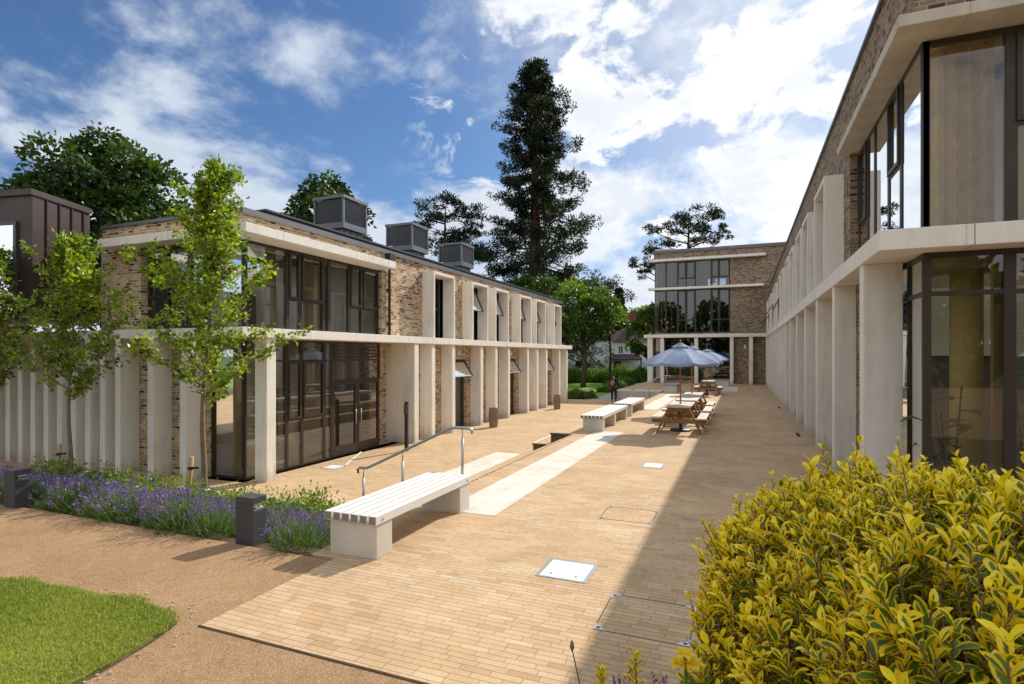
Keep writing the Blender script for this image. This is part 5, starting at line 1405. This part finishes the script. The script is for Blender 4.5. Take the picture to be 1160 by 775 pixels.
# hedge shrubs, lavender and border round the far lawn
hp = shrub_proto(91, 0, 'leafy green shrub of the border behind the far lawn', 'border shrubs behind the far lawn', r=1.3, h=1.5, leafm='lf_hedge', n=1500, ls=(.14, .26))
k = 0
for u in list(range(640, 735, 8)) + list(range(646, 735, 12)):
    dep = 61 + (k % 3) * 1.2 + rnd.uniform(-.6, .6); x, y = on_ray(u, dep)
    s = rnd.uniform(.75, 1.15)
    if k == 0: hp.location = (x, y, GZ); hp.scale = (s,) * 3
    else: dup(hp, (x, y, GZ), rnd.uniform(0, 6.28), scale=s)
    k += 1
lv = shrub_proto(92, 0, 'grey green lavender clump by the far lawn', 'grey green clumps round the far lawn', r=.65, h=.7, leafm='lf_lav', n=1200, ls=(.10, .18))
k = 0
for (x, y) in [(-10.9, 36.6), (-10.2, 36.9), (-9.7, 37.6), (-11.6, 37.0), (-10.6, 37.8), (-12.3, 36.8), (-10.0, 46), (-10.1, 48), (-10.3, 50), (-10.5, 52), (-10.7, 54), (-10.9, 56), (-11.1, 58), (-11.3, 60), (-10.2, 44.3), (-11.2, 57), (-11.0, 51)]:
    s = rnd.uniform(.8, 1.2)
    if k == 0: lv.location = (x, y, GZ); lv.scale = (s,) * 3
    else: dup(lv, (x, y, GZ), rnd.uniform(0, 6.28), scale=s)
    k += 1

# ------------------------------------------------------------------ WHITE HOUSE FAR BEHIND
hx, hy = on_ray(690, 92)
WH = thing('white_house', 'white rendered house with plum tiled roof and dark porch, far behind the lawn', 'house', (hx, hy, GZ), rotz=YAW)
m = MB(); wl_ = MB()
hz = 5.2
wall(wl_, 'y', 0, .3, -7.5, 8, 0, hz, [(-5.6, -3.4, .8, 2.1), (-1.9, -.7, 3.3, 4.7), (1.5, 2.3, 3.3, 4.6), (3.6, 4.5, 3.3, 4.6), (-6, -5, 3.2, 4.6), (-4.4, -3.2, 3.2, 4.6)])
wl_.box(-7.5, -7.2, .3, 8, 0, hz); wl_.box(7.7, 8, .3, 8, 0, hz); wl_.box(-7.2, 7.7, 7.7, 8, 0, hz)
wl_.box(-2.4, .3, -1.2, -.01, 0, hz + .2)
wl_.build('wall', M['white_wall'], WH)
m = MB()
def slope(m, x0, x1, y0, y1, z0, zr):
    ym = (y0 + y1) / 2
    m.poly([(x0, y0, z0), (x1, y0, z0), (x1 - 2, ym, zr), (x0 + 2, ym, zr)]); m.poly([(x1, y1, z0), (x0, y1, z0), (x0 + 2, ym, zr), (x1 - 2, ym, zr)]); m.poly([(x0, y1, z0), (x0, y0, z0), (x0 + 2, ym, zr)]); m.poly([(x1, y0, z0), (x1, y1, z0), (x1 - 2, ym, zr)])
slope(m, -7.9, 8.4, -.4, 8.4, hz, hz + 3.6)
m.poly([(-2.6, -1.4, hz + .2), (.5, -1.4, hz + .2), (-1.05, -1.4, hz + 2.2)]); m.poly([(-2.6, -1.4, hz + .2), (-1.05, -1.4, hz + 2.2), (-1.05, 3.5, hz + 2.2), (-2.6, 3.5, hz + .2)]); m.poly([(.5, -1.4, hz + .2), (.5, 3.5, hz + .2), (-1.05, 3.5, hz + 2.2), (-1.05, -1.4, hz + 2.2)])
rf = m.build('roof', M['tile'], WH)
m = MB(); m.box(3.9, 5.0, 2.4, 3.4, hz + .6, hz + 5.0); m.lathe([(.16, hz + 5), (.13, hz + 5.5)], (4.25, 2.9), 10); m.lathe([(.16, hz + 5), (.13, hz + 5.5)], (4.7, 2.9), 10); m.build('chimney', M['red_brick'], rf)
m = MB(); m.poly([(-.2, -2.4, 2.5), (4.9, -2.4, 2.5), (4.9, -.01, 3.25), (-.2, -.01, 3.25)]); m.box(-.2, .0, -2.35, -2.2, 0, 2.5); m.box(4.6, 4.8, -2.35, -2.2, 0, 2.5); m.box(-.18, 4.85, -2.39, -2.3, 2.25, 2.49); m.build('porch', M['tile'], WH)
m = MB(); m.box(.8, 1.9, -.06, -.003, 0, 2.1); m.build('door', M['timber_dark'], WH)
for a, b, z0, z1 in [(-5.6, -3.4, .8, 2.1), (1.5, 2.3, 3.3, 4.6), (3.6, 4.5, 3.3, 4.6), (-6, -5, 3.2, 4.6), (-4.4, -3.2, 3.2, 4.6)]:
    m = MB(); frame(m, 'y', .06, .14, a, b, z0, z1, .08); bx(m, 'y', .06, .14, (a + b) / 2 - .04, (a + b) / 2 + .04, z0 + .08, z1 - .08); f = m.build('window', M['cover'], WH); pane(f, 'y', .1, a + .06, b - .06, z0 + .06, z1 - .06, M['glass_dk'])
m = MB(); m.box(-7.2, 7.7, 2.5, 2.6, 0, hz); m.build('interior_wall', M['int_dark'], WH)

# ------------------------------------------------------------------ VARIEGATED SHRUB IN THE FOREGROUND
def shrub_big():
    rs = np.random.RandomState(101)
    def pix(u, v, t):
        a = (u - 580) / 635.; return np.array([t * (-math.sin(YAW) + a * math.cos(YAW)), t * (math.cos(YAW) + a * math.sin(YAW)), 2.2 - t * (v - 403) / 635.])
    S = []
    for u, v, t, rp in [(955, 715, 2.35, 135), (1085, 722, 1.95, 150), (900, 665, 2.65, 85), (1010, 640, 2.7, 92), (1165, 722, 1.6, 135), (862, 765, 2.3, 66), (1120, 800, 1.4, 150), (990, 790, 1.9, 130), (1080, 632, 2.5, 62), (1250, 715, 1.9, 140), (1290, 760, 1.5, 170)]:
        S.append((pix(u, v, t), rp * t / 635.))
    vis = len(S)
    for c, r_ in ((np.array([.75, 2.6, .75]), .62), (np.array([1.35, 2.5, .8]), .65), (np.array([.85, 2.1, .6]), .55), (np.array([1.6, 1.9, .8]), .6), (np.array([1.1, 2.9, .7]), .6)): S.append((c, r_))
    base = np.array([1.0, 2.3, 0.])
    t = thing('variegated_shrub', 'large yellow and green variegated shrub filling the lower right foreground', 'shrub', tuple(base))
    # leaf template: rows along, 5 across, folded and arched
    rows = [(0, .10), (.18, .50), (.42, .92), (.66, 1.0), (.86, .66), (1, .08)]
    lat = [-1, -.5, 0, .5, 1]
    tv = []; tm = []; tf = []
    for s, w_ in rows:
        for l in lat:
            tv.append((s, l * w_ * .5, abs(l) * w_ * .13, s * s)); tm.append(max(abs(l), max(0, (s - .72) / .28) * .95, max(0, .12 - s) * 2))
    for i in range(len(rows) - 1):
        for j in range(4): tf.append((i * 5 + j, i * 5 + j + 1, (i + 1) * 5 + j + 1, (i + 1) * 5 + j))
    tv = np.array(tv); tm = np.array(tm); tf = np.array(tf)
    Pl = []; Dl = []; Ul = []; Ll = []; Tl = []
    stems = MB()
    for si, (c, r_) in enumerate(S):
        for layer, dens in ((1., 215), (.82, 130), (.6, 70)):
            if si >= vis and layer < .7: continue
            n_ = int(4 * math.pi * (r_ * layer) ** 2 * dens * (1 if si < vis else .45))
            q_ = sphere_pts(n_, rs)
            p = c + q_ * r_ * layer
            keep = p[:, 2] > .05
            for sj, (c2, r2) in enumerate(S):
                if sj != si: keep &= np.linalg.norm(p - c2, axis=1) > r2 * (.9 if layer == 1. else .55)
            for pp, qq in zip(p[keep], q_[keep]):
                lead = layer == 1. and rs.uniform() < .16
                g_ = unit(qq * .42 + np.array([0, 0, 1.0]) + rs.normal(0, .26, 3)); ln = rs.uniform(.07, .17) * (1.25 if layer == 1. else 1) * (1.5 if lead else 1)
                if lead: pp = pp + g_ * rs.uniform(.03, .10) * min(1, np.linalg.norm(pp - np.array([0, 0, 2.2])) / 2.4)
                st = pp - g_ * ln * .5; tip = st + g_ * ln
                stems.tube([tuple(st - g_ * .06), tuple(st + g_ * ln * .5), tuple(tip)], [.004, .003, .002], 4, cap=False)
                a0 = rs.uniform(0, 6.28); ref = unit(np.cross(g_, rs.normal(size=3))); bi = np.cross(g_, ref)
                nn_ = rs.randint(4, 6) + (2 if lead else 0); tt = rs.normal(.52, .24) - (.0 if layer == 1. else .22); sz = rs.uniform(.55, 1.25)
                for k in range(nn_):
                    u_ = k / (nn_ - 1)
                    for h_ in (0, math.pi):
                        a = a0 + k * 1.57 + h_ + rs.normal(0, .2); radd = ref * math.cos(a) + bi * math.sin(a)
                        up_ = .7 + 1.4 * u_ ** 1.5 + rs.normal(0, .2)
                        d_ = unit(radd + g_ * up_)
                        Pl.append(st + g_ * ln * (.1 + .9 * u_)); Dl.append(d_); Ul.append(g_ - radd * .4)
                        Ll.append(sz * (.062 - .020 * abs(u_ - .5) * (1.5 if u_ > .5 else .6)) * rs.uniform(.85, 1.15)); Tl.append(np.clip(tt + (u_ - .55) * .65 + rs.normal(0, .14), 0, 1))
    Pl = np.array(Pl); Dl = np.array(Dl); Ul = np.array(Ul); Ll = np.array(Ll); Tl = np.array(Tl); n_ = len(Pl)
    Sl = unit(np.cross(Dl, Ul)); Ul = np.cross(Sl, Dl); Wl = Ll * rs.uniform(.40, .52, n_); cu = rs.uniform(.05, .35, n_)
    V = Pl[:, None] + Dl[:, None] * (tv[None, :, 0:1] * Ll[:, None, None]) + Sl[:, None] * (tv[None, :, 1:2] * Wl[:, None, None]) + Ul[:, None] * (tv[None, :, 2:3] * Wl[:, None, None] * 1.6 - tv[None, :, 3:4] * (Ll * cu)[:, None, None])
    V = (V - base).reshape(-1, 3); k = len(tv)
    F = (tf[None] + (np.arange(n_) * k)[:, None, None]).reshape(-1, 4)
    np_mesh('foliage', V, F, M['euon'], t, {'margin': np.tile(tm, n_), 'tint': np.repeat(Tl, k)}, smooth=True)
    for i in range(7):
        a = i * .9; stems.tube([(base[0] + .1 * math.cos(a), base[1] + .1 * math.sin(a), -.02), (base[0] + .3 * math.cos(a), base[1] + .3 * math.sin(a), .5), (base[0] + .45 * math.cos(a), base[1] + .4 * math.sin(a), 1.1)], [.02, .015, .008], 6)
    stems.build('stem', M['bark_young'], t, org=tuple(base), smooth=True)
    print('euonymus leaves', n_)
shrub_big()

# ------------------------------------------------------------------ SMALL PLANTS AT THE FOOT OF THE SHRUB
def pixp(u, v, t):
    a = (u - 580) / 635.; return Vector((t * (-math.sin(YAW) + a * math.cos(YAW)), t * (math.cos(YAW) + a * math.sin(YAW)), 2.2 - t * (v - 403) / 635.))
def put_attr(o, lo=.3, hi=1.):
    a_ = o.data.attributes.new('tint', 'FLOAT', 'POINT'); a_.data.foreach_set('value', [rnd.uniform(lo, hi) for _ in range(len(o.data.vertices))])
top = pixp(776, 742, 2.05); t = thing('lily', 'yellow lily flower rising beside the left foot of the variegated shrub', 'flower', (top.x, top.y + .05, 0))
h = top.z
m = MB(); m.tube([(0, 0, 0), (.01, -.02, h * .5), (0, -.05, h)], [.008, .007, .005], 6); o = m.build('stem', M['lf_shrub'], t, smooth=True); put_attr(o)
m = MB()
for k in range(9): leaf_blade(m, (0, -.03 * k / 9, .12 + h * .7 * k / 9), (math.cos(k * 2.4), math.sin(k * 2.4), .5), .16, .028)
o = m.build('leaves', M['lf_shrub'], t, smooth=True); put_attr(o, .0, .5)
for fx, fz in ((0, 0), (-.02, -.04), (.03, -.03)):
    m = MB()
    for k in range(6): leaf_blade(m, (fx, -.05, h + fz), (math.cos(k * 1.047), math.sin(k * 1.047) - .25, .75), .055, .026, droop=.5)
    o = m.build('flower', M['fl_yel'], t, smooth=True); put_attr(o)
gp = pixp(648, 735, 2.6); t = thing('seed_head', 'single thin green stem with a dark bud near the bottom picture edge', 'plant', (gp.x + .1, gp.y, 0))
m = MB(); m.tube([(0, 0, 0), (-.02, 0, gp.z * .6), (-.1, 0, gp.z)], [.005, .004, .003], 6); o = m.build('stem', M['lf_shrub'], t, smooth=True); put_attr(o, 0, .4)
m = MB(); m.lathe([(.003, gp.z - .01), (.011, gp.z + .005), (.009, gp.z + .025), (.002, gp.z + .04)], (-.1, 0), 8); m.build('bud', M['bark_young'], t, smooth=True)
lp = pixp(735, 790, 2.8); dup(protos[1], (lp.x, lp.y, .05), 1.0, 'lavender clump at the foot of the variegated shrub, beside the yellow lily', scale=.85)['group'] = 'lavender at the shrub foot'
for u_, v_, lb in ((720, 742, 'upright variegated shoot between the lavender sprigs and the yellow lily'), (682, 760, 'short variegated shoot at the bottom picture edge left of the lily')):
    tp2 = pixp(u_, v_, 2.3); t = thing('variegated_sapling', lb, 'shrub', (tp2.x, tp2.y, 0), group='variegated shoots at the bottom edge')
    m = MB(); m.tube([(.05, .02, 0), (.02, 0, tp2.z * .6), (0, 0, tp2.z - .03)], [.007, .006, .003], 6); m.build('stem', M['bark_young'], t, smooth=True)
    V = []; F = []; MG = []; TT = []
    for k in range(9):
        zz = tp2.z - .16 + .018 * k
        for hh in (0, math.pi):
            a = k * 1.57 + hh + rnd.uniform(-.2, .2); d = Vector((math.cos(a), math.sin(a), .5 + .2 * k)).normalized(); s_ = d.cross(Vector((0, 0, 1))).normalized(); u2 = s_.cross(d); L = rnd.uniform(.045, .065); i0 = len(V)
            for q_, w_ in ((0, .1), (.18, .5), (.42, .92), (.66, 1), (.86, .66), (1, .08)):
                for l in (-1, -.5, 0, .5, 1):
                    p = Vector((0, 0, zz)) + d * L * q_ + s_ * (l * w_ * .5 * L * .46) + u2 * (abs(l) * w_ * .1 * L - q_ * q_ * L * .15); V.append(tuple(p)); MG.append(max(abs(l), max(0, (q_ - .72) / .28) * .95)); TT.append(.55)
            for i in range(5):
                for j in range(4): F.append((i0 + i * 5 + j, i0 + i * 5 + j + 1, i0 + (i + 1) * 5 + j + 1, i0 + (i + 1) * 5 + j))
    np_mesh('leaves', V, F, M['euon'], t, {'margin': MG, 'tint': TT}, smooth=True)
